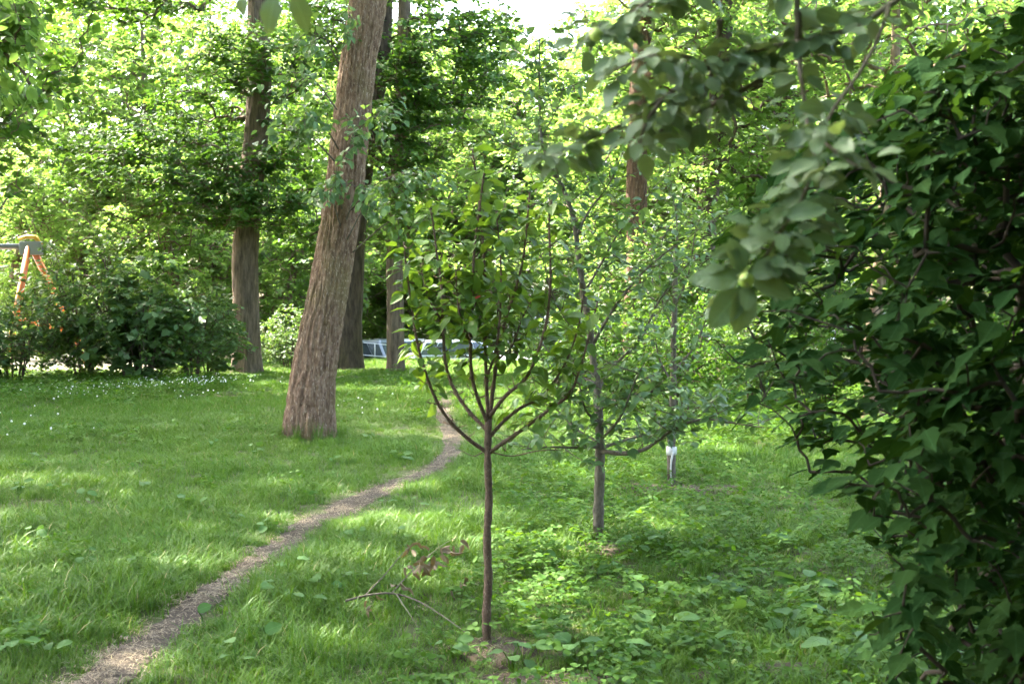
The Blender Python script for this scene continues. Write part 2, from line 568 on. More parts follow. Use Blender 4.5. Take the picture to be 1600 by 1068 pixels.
# ------------------------------------------------------------------ wood
def grow(rng, trunk, anchors, kz=.12, arch=.10, sag=0.0):
    """joins every anchor to the nearest wood: returns branches (N,4 node ids), node positions, trunk node count"""
    trunk = np.asarray(trunk, float)
    nt_ = len(trunk)
    na = len(anchors)
    pos = np.zeros((nt_ + 3 * na, 3)); pos[:nt_] = trunk
    par = np.full(nt_ + 3 * na, -1); par[1:nt_] = np.arange(nt_ - 1)
    plen = np.zeros(nt_ + 3 * na)
    d0 = np.min(np.linalg.norm(anchors[:, None] - trunk[None, ::max(1, nt_ // 12)], axis=2), axis=1)
    order = np.argsort(d0)
    c = nt_
    br = []
    lo = max(1, int(nt_ * .15))
    for i in order:
        a = anchors[i]
        v = a - pos[:c]
        dist = np.linalg.norm(v, axis=1)
        cost = dist + kz * plen[:c] + .6 * np.maximum(0, -v[:, 2]) * .5
        cost[:lo] += 50
        j = int(np.argmin(cost))
        d = dist[j]
        p0 = pos[j]
        for q, t in enumerate((.35, .7, 1.0)):
            p = p0 + (a - p0) * t
            if t < 1:
                p = p + np.array([0, 0, (arch - sag) * d * math.sin(t * math.pi)]) + rng.normal(0, .055 * d, 3)
            pos[c + q] = p
            par[c + q] = j if q == 0 else c + q - 1
            plen[c + q] = plen[j] + d * t
        br.append((j, c, c + 1, c + 2))
        c += 3
    return np.array(br), pos, par, nt_


def wood_radii(par, n, nt_, rtip, power=.5, cap=None):
    cnt = np.zeros(n)
    cnt[nt_ + 2::3] = 1
    for i in range(n - 1, nt_ - 1, -1):
        cnt[par[i]] += cnt[i]
    r = rtip * np.maximum(cnt, 1) ** power
    if cap is not None: r = np.minimum(r, cap)
    return r


def catmull(pts, n):
    pts = np.asarray(pts, float)
    k = len(pts)
    out = []
    ext = np.vstack([2 * pts[0] - pts[1], pts, 2 * pts[-1] - pts[-2]])
    for t in np.linspace(0, k - 1 - 1e-6, n):
        i = int(t); f = t - i
        a, b, c, d = ext[i:i + 4]
        out.append(.5 * (2 * b + (c - a) * f + (2 * a - 5 * b + 4 * c - d) * f * f + (3 * b - 3 * c + d - a) * f ** 3))
    return np.array(out)


def trunk_mesh(name, pts, rad, sides, rings, rng, ridge=.06, flare=.35, fl_h=.5, nfis=22, knots=0):
    """a trunk with furrowed bark: real ridges, root flare, uneven girth"""
    cl = catmull(pts, rings)
    s = np.linspace(0, 1, rings)
    rr = np.interp(s, np.linspace(0, 1, len(rad)), rad)
    t = nrm(np.gradient(cl, axis=0))
    a = nrm(np.cross(np.array([0, 1., 0]), t)); b = np.cross(t, a)
    th = np.arange(sides) / sides * 2 * np.pi
    seg = np.r_[0, np.cumsum(np.linalg.norm(np.diff(cl, axis=0), axis=1))]
    zz = seg[:, None] * np.ones((1, sides)); tt = th[None] * np.ones((rings, 1))
    o = rng.uniform(0, 40, 4)
    per = 64.0
    # furrows run along the trunk and wander
    wob = (vnoise(zz * 1.7 + o[0], tt / (2 * np.pi) * 64 / 8) - .5) * 1.2
    u = tt / (2 * np.pi) * 64
    f1 = np.abs(vnoise(zz * 2.6 + o[1], (u * nfis / 64 + 0) * 1.0 + wob * .7) - .5) * 2
    f2 = np.abs(vnoise(zz * 9 + o[2], u * nfis / 28 + wob) - .5) * 2
    seam = np.minimum(1, np.minimum(tt, 2 * np.pi - tt) / .25)
    bark = ((np.minimum(f1, .5) - .25) * 1.5 + (np.minimum(f2, .5) - .25) * .7) * seam
    girth = (vnoise(zz * .7 + o[3], np.cos(tt) * 1.3 + 5) - .5) * .14 + (vnoise(zz * .5, np.sin(tt) * 1.6 + 3) - .5) * .12
    fl = flare * np.exp(-zz / fl_h) * (.65 + .55 * np.cos(tt * 5 + o[0]) * .6)
    r = rr[:, None] * (1 + ridge * bark + girth + fl)
    V = cl[:, None] + r[..., None] * (a[:, None] * np.cos(th)[None, :, None] + b[:, None] * np.sin(th)[None, :, None])
    i = np.arange(sides); j = (i + 1) % sides
    base = (np.arange(rings - 1) * sides)[:, None]
    F = np.stack([base + i, base + j, base + sides + j, base + sides + i], -1).reshape(-1, 4)
    return mesh_tris(name, V.reshape(-1, 3), F, True), cl, rr


def blob_points(rng, blobs, hollow=.0):
    """anchor points in ellipsoids (cx,cy,cz,rx,ry,rz,count)"""
    out = []
    for (cx, cy_, cz, rx, ry, rz, n) in blobs:
        d = nrm(rng.normal(0, 1, (n, 3)))
        rad = (hollow + (1 - hollow) * rng.random(n)) ** (1 / 2.4)
        nz = 1 + (vnoise(d[:, 0] * 2.2 + cx * 3, d[:, 1] * 2.2 + d[:, 2] * 1.7 + cz) - .5) * .7
        out.append(np.array([cx, cy_, cz]) + d * (rad * nz)[:, None] * np.array([rx, ry, rz]))
    return np.vstack(out)


def wood_mesh(name, br, pos, rad, n, loc):
    V, F = tube_arrays(pos[br], rad[br], n)
    return mesh_tris(name, V - np.asarray(loc), F, True)


def pxblob(px, py, rx, ry, d, rd, n):
    c = P(px, py, d)
    k = d / FPX
    return (c[0], c[1], c[2], rx * k, rd, ry * k, n)


def tree(name, label, cat, rng, tpts, trad, blobs, leaf, lmat, bmat, k=12, size=.12, slen=.55, group=None, sides=28, rings=70, ridge=.06,
         flare=.3, tilt=.45, droop=.22, rtip=.006, kz=.12, nfis=20, hollow=.15, layer=0.0, cap=None):
    """thing > trunk, limbs, crown"""
    tpts = np.asarray(tpts, float)
    loc = tpts[0].copy()
    t = thing(name, label, cat, loc, group)
    me, cl, rr = trunk_mesh('trunk', tpts - loc, trad, sides, rings, rng, ridge, flare, .5, nfis)
    put('trunk', me, bmat, t)
    an = blob_points(rng, blobs, hollow)
    if layer:                                        # leaves gather in tiers
        ph = vnoise(an[:, 0] * .35 + 5, an[:, 1] * .35) * 3 * layer
        an[:, 2] += (np.round((an[:, 2] + ph) / layer) * layer - ph - an[:, 2]) * .6
    an[:, 2] = np.maximum(an[:, 2], .15)
    br, pos, par, nt_ = grow(rng, (cl + loc)[::max(1, rings // 24)], an, kz)
    rad = wood_radii(par, len(pos), nt_, rtip, .48, cap if cap else float(np.min(trad)) * .6)
    tag(put('limbs', wood_mesh('limbs', br, pos, rad, 5, loc), bmat, t), kind='stuff')
    ends = pos[br[:, 3]]
    dirs = ends - pos[br[:, 1]]
    dirs[:, 2] *= .35
    dirs = nrm(dirs) + rng.normal(0, .35, dirs.shape) * np.array([1, 1, .3])
    L = slen * rng.uniform(.7, 1.3, len(ends))
    fr = spray_leaves(rng, ends, dirs, L, k, size, .3, tilt, droop, slen * .07)
    leaf_join('crown', leaf, *fr, rng, lmat, t, loc)
    return t


def copy_tree(o, loc, rz, sc, label, group=None, parent=None):
    c = o.copy(); COL.objects.link(c)
    c.location = loc; c.rotation_euler = (0, 0, rz); c.scale = sc
    c['label'] = label
    if group: c['group'] = group
    for ch in o.children:
        d = ch.copy(); COL.objects.link(d); d.parent = c
    return c


# ------------------------------------------------------------------ ground, path, road
def ground():
    xs = np.unique(np.r_[np.linspace(-500, -30, 16), np.linspace(-30, 30, 161), np.linspace(30, 500, 16)])
    ys = np.unique(np.r_[np.linspace(-120, 0, 10), np.linspace(0, 62, 190), np.linspace(62, 900, 18)])
    X, Y = np.meshgrid(xs, ys)
    V = np.stack([X, Y, gh(X, Y)], -1).reshape(-1, 3)
    nx = len(xs)
    i, j = np.meshgrid(np.arange(nx - 1), np.arange(len(ys) - 1))
    a = (j * nx + i).ravel()
    F = np.stack([a, a + 1, a + nx + 1, a + nx], -1)
    tag(put('ground', mesh_tris('ground', V, F, True), M['ground']), 'grassy ground of the park', kind='structure')


ground()
PATH_PX = [(118, 1100, 88), (155, 1068, 80), (222, 1010, 72), (290, 958, 66), (345, 918, 62), (400, 880, 58), (455, 842, 54), (505, 810, 52),
           (552, 787, 60), (600, 765, 46), (648, 745, 42), (684, 728, 36), (704, 706, 30), (706, 684, 28), (699, 660, 28), (692, 640, 27), (694, 626, 24), (700, 612, 12)]
_pc = np.array([G(x, y) for x, y, w in PATH_PX]); _pw = np.array([w * G(x, y)[1] / FPX * .5 for x, y, w in PATH_PX])
PC = catmull(_pc, 160); PW = .86 * np.interp(np.linspace(0, 1, 160), np.linspace(0, 1, len(_pw)), _pw)


def path_dist(p):
    """signed distance (m) outside the edge of the trodden path"""
    p = np.asarray(p, float)[:, :2]
    out = np.full(len(p), 9.0)
    for s in range(0, len(p), 20000):
        q = p[s:s + 20000]
        d = np.linalg.norm(q[:, None] - PC[None, :, :2], axis=2) - PW[None]
        out[s:s + 20000] = d.min(1)
    return out


def path():
    t = nrm(np.gradient(PC[:, :2], axis=0)); n = np.stack([-t[:, 1], t[:, 0]], 1)
    V = []; K = 9
    for i in range(160):
        for k in range(K):
            s = (k / (K - 1) - .5) * 2
            e = 1 + (vnoise(i * .35 + (50 if s > 0 else 0), 3.3) - .5) * .5
            q = PC[i, :2] + n[i] * PW[i] * s * (1.15 * e)
            z = float(gh(q[0], q[1])) + .012 - .008 * abs(s) + (float(vnoise(q[0] * 9, q[1] * 9)) - .5) * .012
            V.append((q[0], q[1], z))
    F = [(i * K + k, i * K + k + 1, (i + 1) * K + k + 1, (i + 1) * K + k) for i in range(159) for k in range(K - 1)]
    tag(put('path', mesh_tris('path', np.array(V), np.array(F), True), M['path']), 'narrow trodden dirt path curving through the lawn', kind='structure')


path()


def patch(name, label, cpx, cpy, rx, ry, mat, up=.02):
    c = G(cpx, cpy)
    K, J = 28, 5
    V = [(c[0], c[1], c[2] + up)]
    for j in range(1, J + 1):
        for k in range(K):
            a = k / K * 2 * math.pi
            e = .75 + .6 * float(vnoise(k * .9 + cpx, j * .3 + 4))
            if k == K - 1: e = .75 + .6 * float(vnoise(cpx, j * .3 + 4))
            x, y = c[0] + rx * math.cos(a) * e * j / J, c[1] + ry * math.sin(a) * e * j / J
            V.append((x, y, float(gh(x, y)) + up - (.022 if j == J else .0)))
    F = []
    for k in range(K): F.append((0, 1 + k, 1 + (k + 1) % K))
    for j in range(J - 1):
        for k in range(K):
            a, b = 1 + j * K + k, 1 + j * K + (k + 1) % K
            F += [(a, a + K, b + K), (a, b + K, b)]
    tag(put(name, mesh_tris(name, np.array(V), np.array(F), True), mat), label, kind='structure')
    return c[0], c[1], rx, ry


BARE = [patch('bare_soil_ground', 'bare brown soil at the lower edge of the lawn', 870, 1068, .42, .12, M['soil']),
        patch('bare_soil_ground', 'bare brown soil at the foot of the dark bush', 1215, 1050, .42, .14, M['soil']),
        patch('bare_soil_ground', 'worn earth patch left of the big leaning trunk', 405, 628, 1.0, .75, M['path']),
        patch('bare_soil_ground', 'worn earth around the white tied sapling', 1062, 765, .55, .40, M['soil']),
        patch('bare_soil_ground', 'dark earth round the foot of the front sapling', 765, 1016, .20, .24, M['soil']),
        patch('bare_soil_ground', 'dark earth round the foot of the middle sapling', 937, 856, .15, .24, M['soil'])]


def slab(name, label, x0, x1, y0, y1, z, mat, th=.0):
    xs = np.linspace(x0, x1, 40); ys = np.linspace(y0, y1, 24)
    X, Y = np.meshgrid(xs, ys)
    V = np.stack([X, Y, gh(X, Y) + z], -1).reshape(-1, 3)
    i, j = np.meshgrid(np.arange(39), np.arange(23)); a = (j * 40 + i).ravel()
    tag(put(name, mesh_tris(name, V, np.stack([a, a + 1, a + 41, a + 40], -1), True), mat), label, kind='structure')


slab('road', 'sunlit road beyond the lawn where cars stand', -6.5, 60, 43.5, 51, .02, M['asphalt'])
slab('playground_ground', 'pale sand of the playground behind the bushes', -34, -9.0, 31.5, 50, .02, M['sand'])
mb = MB(); mb.box((26, 43.42, -.95), (64, .14, .15)); mb.build('kerb', plain_mat('kerb_stone', (.42, .41, .39), .9), bevel=.01)
tag(bpy.data.objects['kerb'], 'pale stone kerb along the road', kind='structure')

# ------------------------------------------------------------------ trees with trunks in the picture
r1 = np.random.default_rng(101)
b1 = G(485, 684)
D1 = b1[1]
big = tree('leaning_tree', 'thick old tree leaning right with furrowed bark, nearest trunk on the lawn', 'tree', r1,
           [P(484, 690, D1), P(490, 600, D1 + .02), P(504, 500, D1 + .05), P(522, 400, D1 + .1), P(537, 300, D1 + .15), P(548, 200, D1 + .2), P(560, 100, D1 + .25),
            P(576, 0, D1 + .3), P(600, -180, D1 + .5), P(612, -420, D1 + .8), P(640, -800, D1 + 1)],
           [.270, .258, .250, .240, .232, .222, .215, .215, .19, .15, .08],
           [(-1.2, 15.5, 11.5, 5.6, 5.2, 3.6, 700), (-3.5, 17.0, 14.5, 4.5, 4.5, 3.0, 420), (1.5, 17.0, 14.0, 4.0, 4.5, 3.0, 360)],
           KITE, M['lime'], M['bark'], k=17, size=.18, slen=.85, sides=180, rings=460, ridge=.14, flare=.34, nfis=44, cap=.11)

D2 = 32.0
t2 = tree('maple_tree', 'grey maple trunk left of the leaning tree with dark layered leaves', 'tree', np.random.default_rng(102),
          [P(387, 584, D2), P(386, 500, D2), P(384, 400, D2), P(391, 300, D2), P(402, 200, D2), P(405, 100, D2), P(402, 0, D2), P(410, -120, D2), P(400, -300, D2)],
          [.335, .325, .315, .30, .29, .27, .25, .2, .1],
          [pxblob(240, 265, 165, 78, 31.0, 2.2, 470), pxblob(410, 318, 90, 40, 30.8, 1.0, 70), pxblob(430, 100, 120, 55, 30.6, 1.3, 70), pxblob(340, 320, 90, 45, 30.5, 1.8, 110), pxblob(150, 255, 80, 60, 32, 1.6, 110), pxblob(395, 90, 110, 55, 30.8, 1.8, 120),
           pxblob(300, 170, 90, 60, 32.5, 1.8, 110), pxblob(455, 250, 50, 120, 32.5, 1.5, 130), pxblob(380, -150, 260, 160, 33, 4.0, 420), pxblob(200, 10, 110, 35, 31.5, 2.0, 110)],
          LEAF6, M['maple'], M['bark_mid'], k=13, size=.155, slen=.7, sides=56, rings=150, ridge=.08, nfis=22, tilt=.35, layer=.55, cap=.09)
t3 = tree('maple_tree', 'dark trunk standing directly behind the leaning tree', 'tree', np.random.default_rng(103),
          [P(545, 582, 32.5), P(548, 500, 32.5), P(553, 400, 32.5), P(563, 300, 32.5), P(578, 200, 32.5), P(592, 100, 32.5), P(600, 0, 32.5), P(606, -160, 32.5), P(604, -330, 32.5)],
          [.36, .29, .27, .25, .24, .24, .23, .18, .08],
          [pxblob(690, 105, 120, 105, 31.0, 2.4, 360), pxblob(640, 215, 60, 70, 31.0, 1.4, 110), pxblob(636, 150, 55, 110, 30.4, .7, 110), pxblob(480, 340, 60, 60, 33, 1.4, 90), pxblob(600, -170, 250, 170, 33, 4.2, 420),
           pxblob(760, 60, 60, 60, 31, 1.4, 90), pxblob(500, 60, 60, 60, 33, 1.5, 90)],
          LEAF6, M['maple'], M['bark_dark'], k=12, size=.155, slen=.7, sides=48, rings=140, ridge=.08, flare=.25, tilt=.38, layer=.5, cap=.09)
t4 = tree('lime_tree', 'straight slim grey trunk in front of the parked cars', 'tree', np.random.default_rng(104),
          [P(619, 582, 31.5), P(618, 500, 31.5), P(617, 400, 31.5), P(622, 280, 31.5), P(628, 160, 31.5), P(632, 40, 31.5), P(630, -150, 31.5), P(640, -300, 31.5)],
          [.21, .205, .20, .19, .18, .16, .12, .06],
          [pxblob(640, 320, 60, 70, 32, 1.3, 120), pxblob(628, 345, 62, 75, 30.2, .6, 110), pxblob(690, 260, 70, 60, 32.5, 1.5, 110), pxblob(630, -140, 170, 150, 32, 3.2, 260), pxblob(560, 230, 60, 60, 33, 1.4, 80)],
          LEAF6, M['lime'], M['bark_mid'], k=12, size=.13, slen=.6, sides=40, rings=120, ridge=.08, flare=.12, cap=.06)
t5 = tree('rough_barked_tree', 'tall reddish brown trunk behind the middle sapling', 'tree', np.random.default_rng(105),
          [P(990, 618, 23), P(992, 500, 23), P(995, 400, 23), P(995, 280, 23), P(997, 180, 23), P(1004, 60, 23), P(1010, -80, 23), P(1015, -300, 23)],
          [.24, .22, .19, .175, .165, .16, .14, .07],
          [pxblob(1000, -200, 320, 190, 23, 3.8, 420), pxblob(1090, 60, 110, 90, 22.5, 1.8, 170), pxblob(930, 215, 60, 50, 23.6, 1.2, 60), pxblob(1000, 430, 100, 90, 21.8, .8, 130), pxblob(1180, 90, 110, 90, 22, 1.6, 150)],
          LEAF6, M['lime'], M['bark_rust'], k=12, size=.12, slen=.55, sides=40, rings=120, ridge=.1, cap=.08)
t6 = tree('rough_barked_tree', 'dark trunk half hidden by leaves right of the reddish trunk', 'tree', np.random.default_rng(106),
          [P(1078, 622, 22.5), P(1090, 520, 22.5), P(1098, 440, 22.5), P(1104, 340, 22.5), P(1112, 250, 22.5), P(1125, 120, 22.5), P(1140, -40, 22.5), P(1150, -260, 22.5)],
          [.24, .20, .185, .18, .17, .15, .12, .06],
          [pxblob(1180, -160, 260, 170, 22, 3.2, 300), pxblob(1180, 200, 110, 80, 21.5, 1.6, 130), pxblob(1110, 420, 80, 90, 21.3, .7, 110), pxblob(1110, 290, 60, 60, 21.4, .6, 50), pxblob(1290, 110, 120, 90, 20.5, 1.8, 170)],
          LEAF6, M['lime'], M['bark_dark'], k=12, size=.12, slen=.55, sides=36, rings=110, ridge=.1, cap=.07)
t7 = tree('weathered_tree', 'short weathered peeling trunk seen through the dark bush', 'tree', np.random.default_rng(107),
          [P(1366, 668, 17.5), P(1362, 640, 17.5), P(1366, 600, 17.5), P(1358, 560, 17.5), P(1366, 500, 17.4), P(1378, 380, 17.4), P(1390, 220, 17.4), P(1400, 60, 17.4), P(1400, -100, 17.4)],
          [.16, .135, .12, .12, .10, .09, .08, .06, .03],
          [pxblob(1400, 60, 200, 100, 17, 1.8, 260), pxblob(1450, 330, 130, 130, 17.5, 1.5, 120)],
          LEAF6, M['lime'], M['stub'], k=12, size=.12, slen=.5, sides=36, rings=110, ridge=.12, flare=.2, cap=.05)

# trees beside the picture whose crowns shade the lawn; twigs of the first hang into view, the second is added, unseen
r8 = np.random.default_rng(108)
t8 = tree('lime_tree', 'lime tree at the left edge whose drooping leafy twigs hang into the corner', 'tree', r8,
          [(-8.2, 13.5, 0), (-8.15, 13.5, 3), (-8.2, 13.6, 6), (-8.0, 13.6, 10), (-8.1, 13.6, 18)], [.3, .27, .25, .2, .06],
          [(-8, 14, 12.0, 5.2, 5.0, 4.2, 560), (-5.0, 11.5, 17.5, 6.5, 6.5, 2.4, 900), (-13, 12.5, 14.5, 5.0, 5.0, 2.2, 650), (-8, 20, 17, 6.0, 6.0, 2.6, 650), pxblob(10, 40, 60, 45, 12.5, .7, 34), pxblob(-60, 0, 60, 60, 12.8, .8, 40), pxblob(55, 150, 22, 14, 12.5, .4, 8)],  # the high outer crown blobs are added to block sun over the lawn
          LEAF6, M['lime'], M['bark_mid'], k=18, size=.13, slen=.6, sides=30, rings=60, droop=.6)

t9 = tree('added_shade_tree', 'unseen box elder tree added at right to shade the dark bush', 'tree', np.random.default_rng(109),  # unseen tree added to keep sky light off the dark bush
          [(6.4, 6.6, 0), (6.2, 6.5, 2.5), (5.6, 6.2, 4.5), (4.4, 5.6, 6.5), (3.4, 5.2, 8.5)], [.26, .22, .19, .14, .05],
          [(2.0, 4.6, 5.9, 2.9, 3.0, 1.0, 620), (3.4, 5.4, 7.4, 3.2, 3.2, 1.3, 560), (4.6, 3.4, 5.0, 2.2, 2.4, 1.4, 400), (1.6, 2.0, 5.0, 1.9, 2.2, .8, 340)],
          LEAF6, M['elder'], M['bark_mid'], k=12, size=.16, slen=.6, sides=28, rings=50, droop=.4)

# ------------------------------------------------------------------ background trees (four kinds, copied)
def bg_tree(seed, h, spread, low, mat, n, size, name, label):
    rng = np.random.default_rng(seed)
    tp = [(0, 0, -.1), (.1, 0, h * .2), (-.1, .1, h * .4), (.15, 0, h * .65), (0, .1, h * .95)]
    bl = []
    for i in range(9):
        a = i * 2.4
        z = low + (h - low) * (i + .5) / 9
        e = spread * (.55 + .5 * math.sin(math.pi * (i + 1.2) / 10.5))
        bl.append((math.cos(a) * e * .5, math.sin(a) * e * .5, z, e * .72, e * .72, (h - low) * .13 + .3, n // 9))
    return tree(name, label, 'tree', rng, tp, [.26, .22, .19, .13, .04], bl, KITE, mat, M['bark_mid'], k=12, size=size, slen=.85, sides=18, rings=30,
                group='sunlit trees beyond the lawn', hollow=.1, layer=0, rtip=.008, tilt=.6)


bgA = bg_tree(201, 14, 4.6, 1.6, M['lime'], 1300, .225, 'sunlit_tree', 'a')
bgB = bg_tree(202, 11, 3.8, 1.0, M['lime'], 1150, .21, 'sunlit_tree', 'b')
bgC = bg_tree(203, 16, 4.8, 3.6, M['maple'], 1300, .24, 'sunlit_tree', 'c')
bgD = bg_tree(204, 6.5, 2.6, .4, M['lime'], 800, .17, 'young_tree', 'd')
GRP = 'sunlit trees beyond the lawn'
spots = [  # kind, px, depth, rz, scale, label
    (bgA, 60, 46, .3, 1.0, 'bright yellow green tree filling the upper left above the orange swing frame'),
    (bgB, 230, 43, 1.9, 1.05, 'sunlit yellow green tree behind the dark layered maple leaves'),
    (bgA, 330, 52, 4.1, 1.0, 'sunlit tree showing just left of the grey maple trunk'),
    (bgB, 470, 47, 2.2, 1.1, 'sunlit tree between the grey maple trunk and the leaning tree'),
    (bgD, 455, 40, .7, .8, 'sunlit young tree between the two thick trunks'),
    (bgA, 560, 58, 5.2, 1.0, 'tall sunlit tree behind the dark trunk by the leaning tree'),
    (bgB, 690, 56, 3.3, 1.2, 'light green tree above the parked cars'),
    (bgD, 730, 53, 1.1, 1.2, 'light green young tree behind the front sapling'),
    (bgC, 960, 58, .4, 1.0, 'tall tree right of the pale building'),
    (bgB, 960, 36, 4.4, .85, 'bushy light green tree behind the middle sapling'),
    (bgB, 1090, 33, 5.9, .85, 'bushy tree behind the dark hidden trunk'),
    (bgA, 1230, 34, 2.8, .9, 'leafy tree behind the hanging apple branch'),
    (bgB, 1400, 30, 1.3, .95, 'leafy tree behind the upper part of the dark bush'),
    (bgA, 1560, 33, .1, .9, 'leafy tree at the right edge behind the dark bush'),
    (bgA, 770, 62, 1.7, 1.15, 'tall light tree above the front sapling'),
    (bgC, 560, 66, 2.7, 1.2, 'tall dark tree far behind the leaning trunk'), (bgC, 840, 88, 4.7, .95, 'far tree beside the pinkish building'),
    (bgB, 815, 60, 2.9, 1.3, 'light tree closing the sky gap above the middle sapling'),
    (bgD, 30, 38, .5, .9, 'bright young tree behind the swing frame'), (bgD, 130, 41, 2.5, 1.0, 'bright young tree right of the swing frame'),
    (bgD, 265, 38, 4.0, .9, 'bright young tree behind the middle of the shrub row'), (bgD, 335, 44, 5.0, 1.1, 'bright young tree left of the grey maple trunk'),
    (bgD, 520, 54, 3.0, 1.2, 'light young tree behind the cars by the leaning trunk'), (bgD, 600, 56, 1.5, 1.2, 'light young tree behind the slim grey trunk'),
    (bgD, 900, 54, .2, 1.2, 'light young tree at the foot of the pinkish building'),
    (bgC, -90, 50, 2.0, 1.0, 'tall dark tree beyond the left edge of the picture'), (bgC, 160, 64, 3.0, 1.0, 'tall dark tree far behind the dark layered maple leaves'), (bgC, 420, 70, 1.2, 1.1, 'tall tree far behind the gap right of the grey maple trunk'), (bgA, 640, 72, .9, 1.2, 'tall tree far behind the slim grey trunk'),
    (bgC, 1150, 55, .2, 1.1, 'tall tree far behind the dark half hidden trunk'), (bgC, 1350, 52, 4.2, 1.1, 'tall tree far behind the hanging apple branch'), (bgA, 1700, 48, 2.4, 1.0, 'tall tree beyond the right edge of the picture'),
    (bgC, 750, 92, 5.5, 1.1, 'farthest tree above the front sapling'),
]
used = set()
for (src, px, d, rz, sc, lab) in spots:
    x = (px - 800) / FPX * d
    z = float(gh(x, d))
    if src.name not in used:
        used.add(src.name)
        src.location = (x, d, z); src.rotation_euler = (0, 0, rz); src.scale = (sc,) * 3; src['label'] = lab
    else:
        copy_tree(src, (x, d, z), rz, (sc,) * 3, lab, GRP)
# shade trees standing out of the picture: far left ones shade the lawn, the rest are added to block sun and skylight
for (x, y, rz, sc, lab) in ((-13, 20, .5, 1.05, 'leafy tree standing outside the picture to the left'), (-15, 28, 2.5, 1.1, 'second leafy tree outside the picture to the left'),
                            (-6.4, 7.2, 2.1, (1.05, 1.05, 1.4), 'tall leafy tree added outside the picture nearest the path to block sun'),
                            (-12.5, 25, 5.1, 1.0, 'leafy tree outside the picture left of the shrubs'), (7.6, 4.5, 1.5, .95, 'leafy tree added outside the picture beyond the dark bush to block skylight'),
                            (6.0, -1.5, 4.0, .9, 'unseen leafy tree added behind the photographer on the right to block skylight'),
                            (3.6, -4.5, 2.0, .85, 'unseen leafy tree added right behind the photographer to block skylight'), (-3, -8, 2.2, 1, 'unseen leafy tree added behind the photographer on the left to block skylight'),
                            (2.5, -7, .2, 1, 'unseen leafy tree added straight behind the photographer to block skylight')):
    copy_tree(bgB if y < -5 else bgC, (x, y, float(gh(x, y))), rz, sc if isinstance(sc, tuple) else (sc,) * 3, lab, 'shade trees beside the picture')

# ------------------------------------------------------------------ shrubs
def shrub_src(seed, w, h, mat, n, size, leaf, name, stems=9):
    rng = np.random.default_rng(seed)
    t = thing(name, 's', 'shrub', (0, 0, 0))
    an = blob_points(rng, [(0, 0, h * .52, w * .5, w * .5, h * .42, int(n * .55)), (w * .22, 0, h * .38, w * .34, w * .4, h * .3, int(n * .2)),
                           (-w * .24, .1, h * .35, w * .34, w * .4, h * .28, int(n * .25))], .25)
    an[:, 2] = np.maximum(an[:, 2], .12)
    nodes = []
    for i in range(stems):
        a = i * 2.4
        e = rng.uniform(.12, .34) * w
        p = np.array([[math.cos(a) * .12, math.sin(a) * .12, -.05], [math.cos(a) * e * .5, math.sin(a) * e * .5, h * .32], [math.cos(a) * e, math.sin(a) * e, h * .66]])
        nodes.append(catmull(p, 8))
    tr = np.vstack(nodes)
    br, pos, par, nt_ = grow(rng, tr, an, .05)
    par = par.copy()
    rad = wood_radii(par, len(pos), nt_, .0035, .45, .02)
    V1, F1 = tube_arrays(np.stack(nodes), np.broadcast_to(np.linspace(.022, .008, 8), (stems, 8)), 6)
    V2, F2 = tube_arrays(pos[br], rad[br], 4)
    put('stems', mesh_tris('stems', np.vstack([V1, V2]), np.vstack([F1, F2 + len(V1)]), True), M['bark_dark'], t)
    ends = pos[br[:, 3]]; dirs = ends - pos[br[:, 1]]; dirs[:, 2] *= .5
    fr = spray_leaves(rng, ends, nrm(dirs) + rng.normal(0, .3, dirs.shape), .34 * rng.uniform(.7, 1.3, len(ends)), 11, size, .35, .5, .2, .03)
    leaf_join('foliage', leaf, *fr, rng, mat, t, (0, 0, 0))
    return t


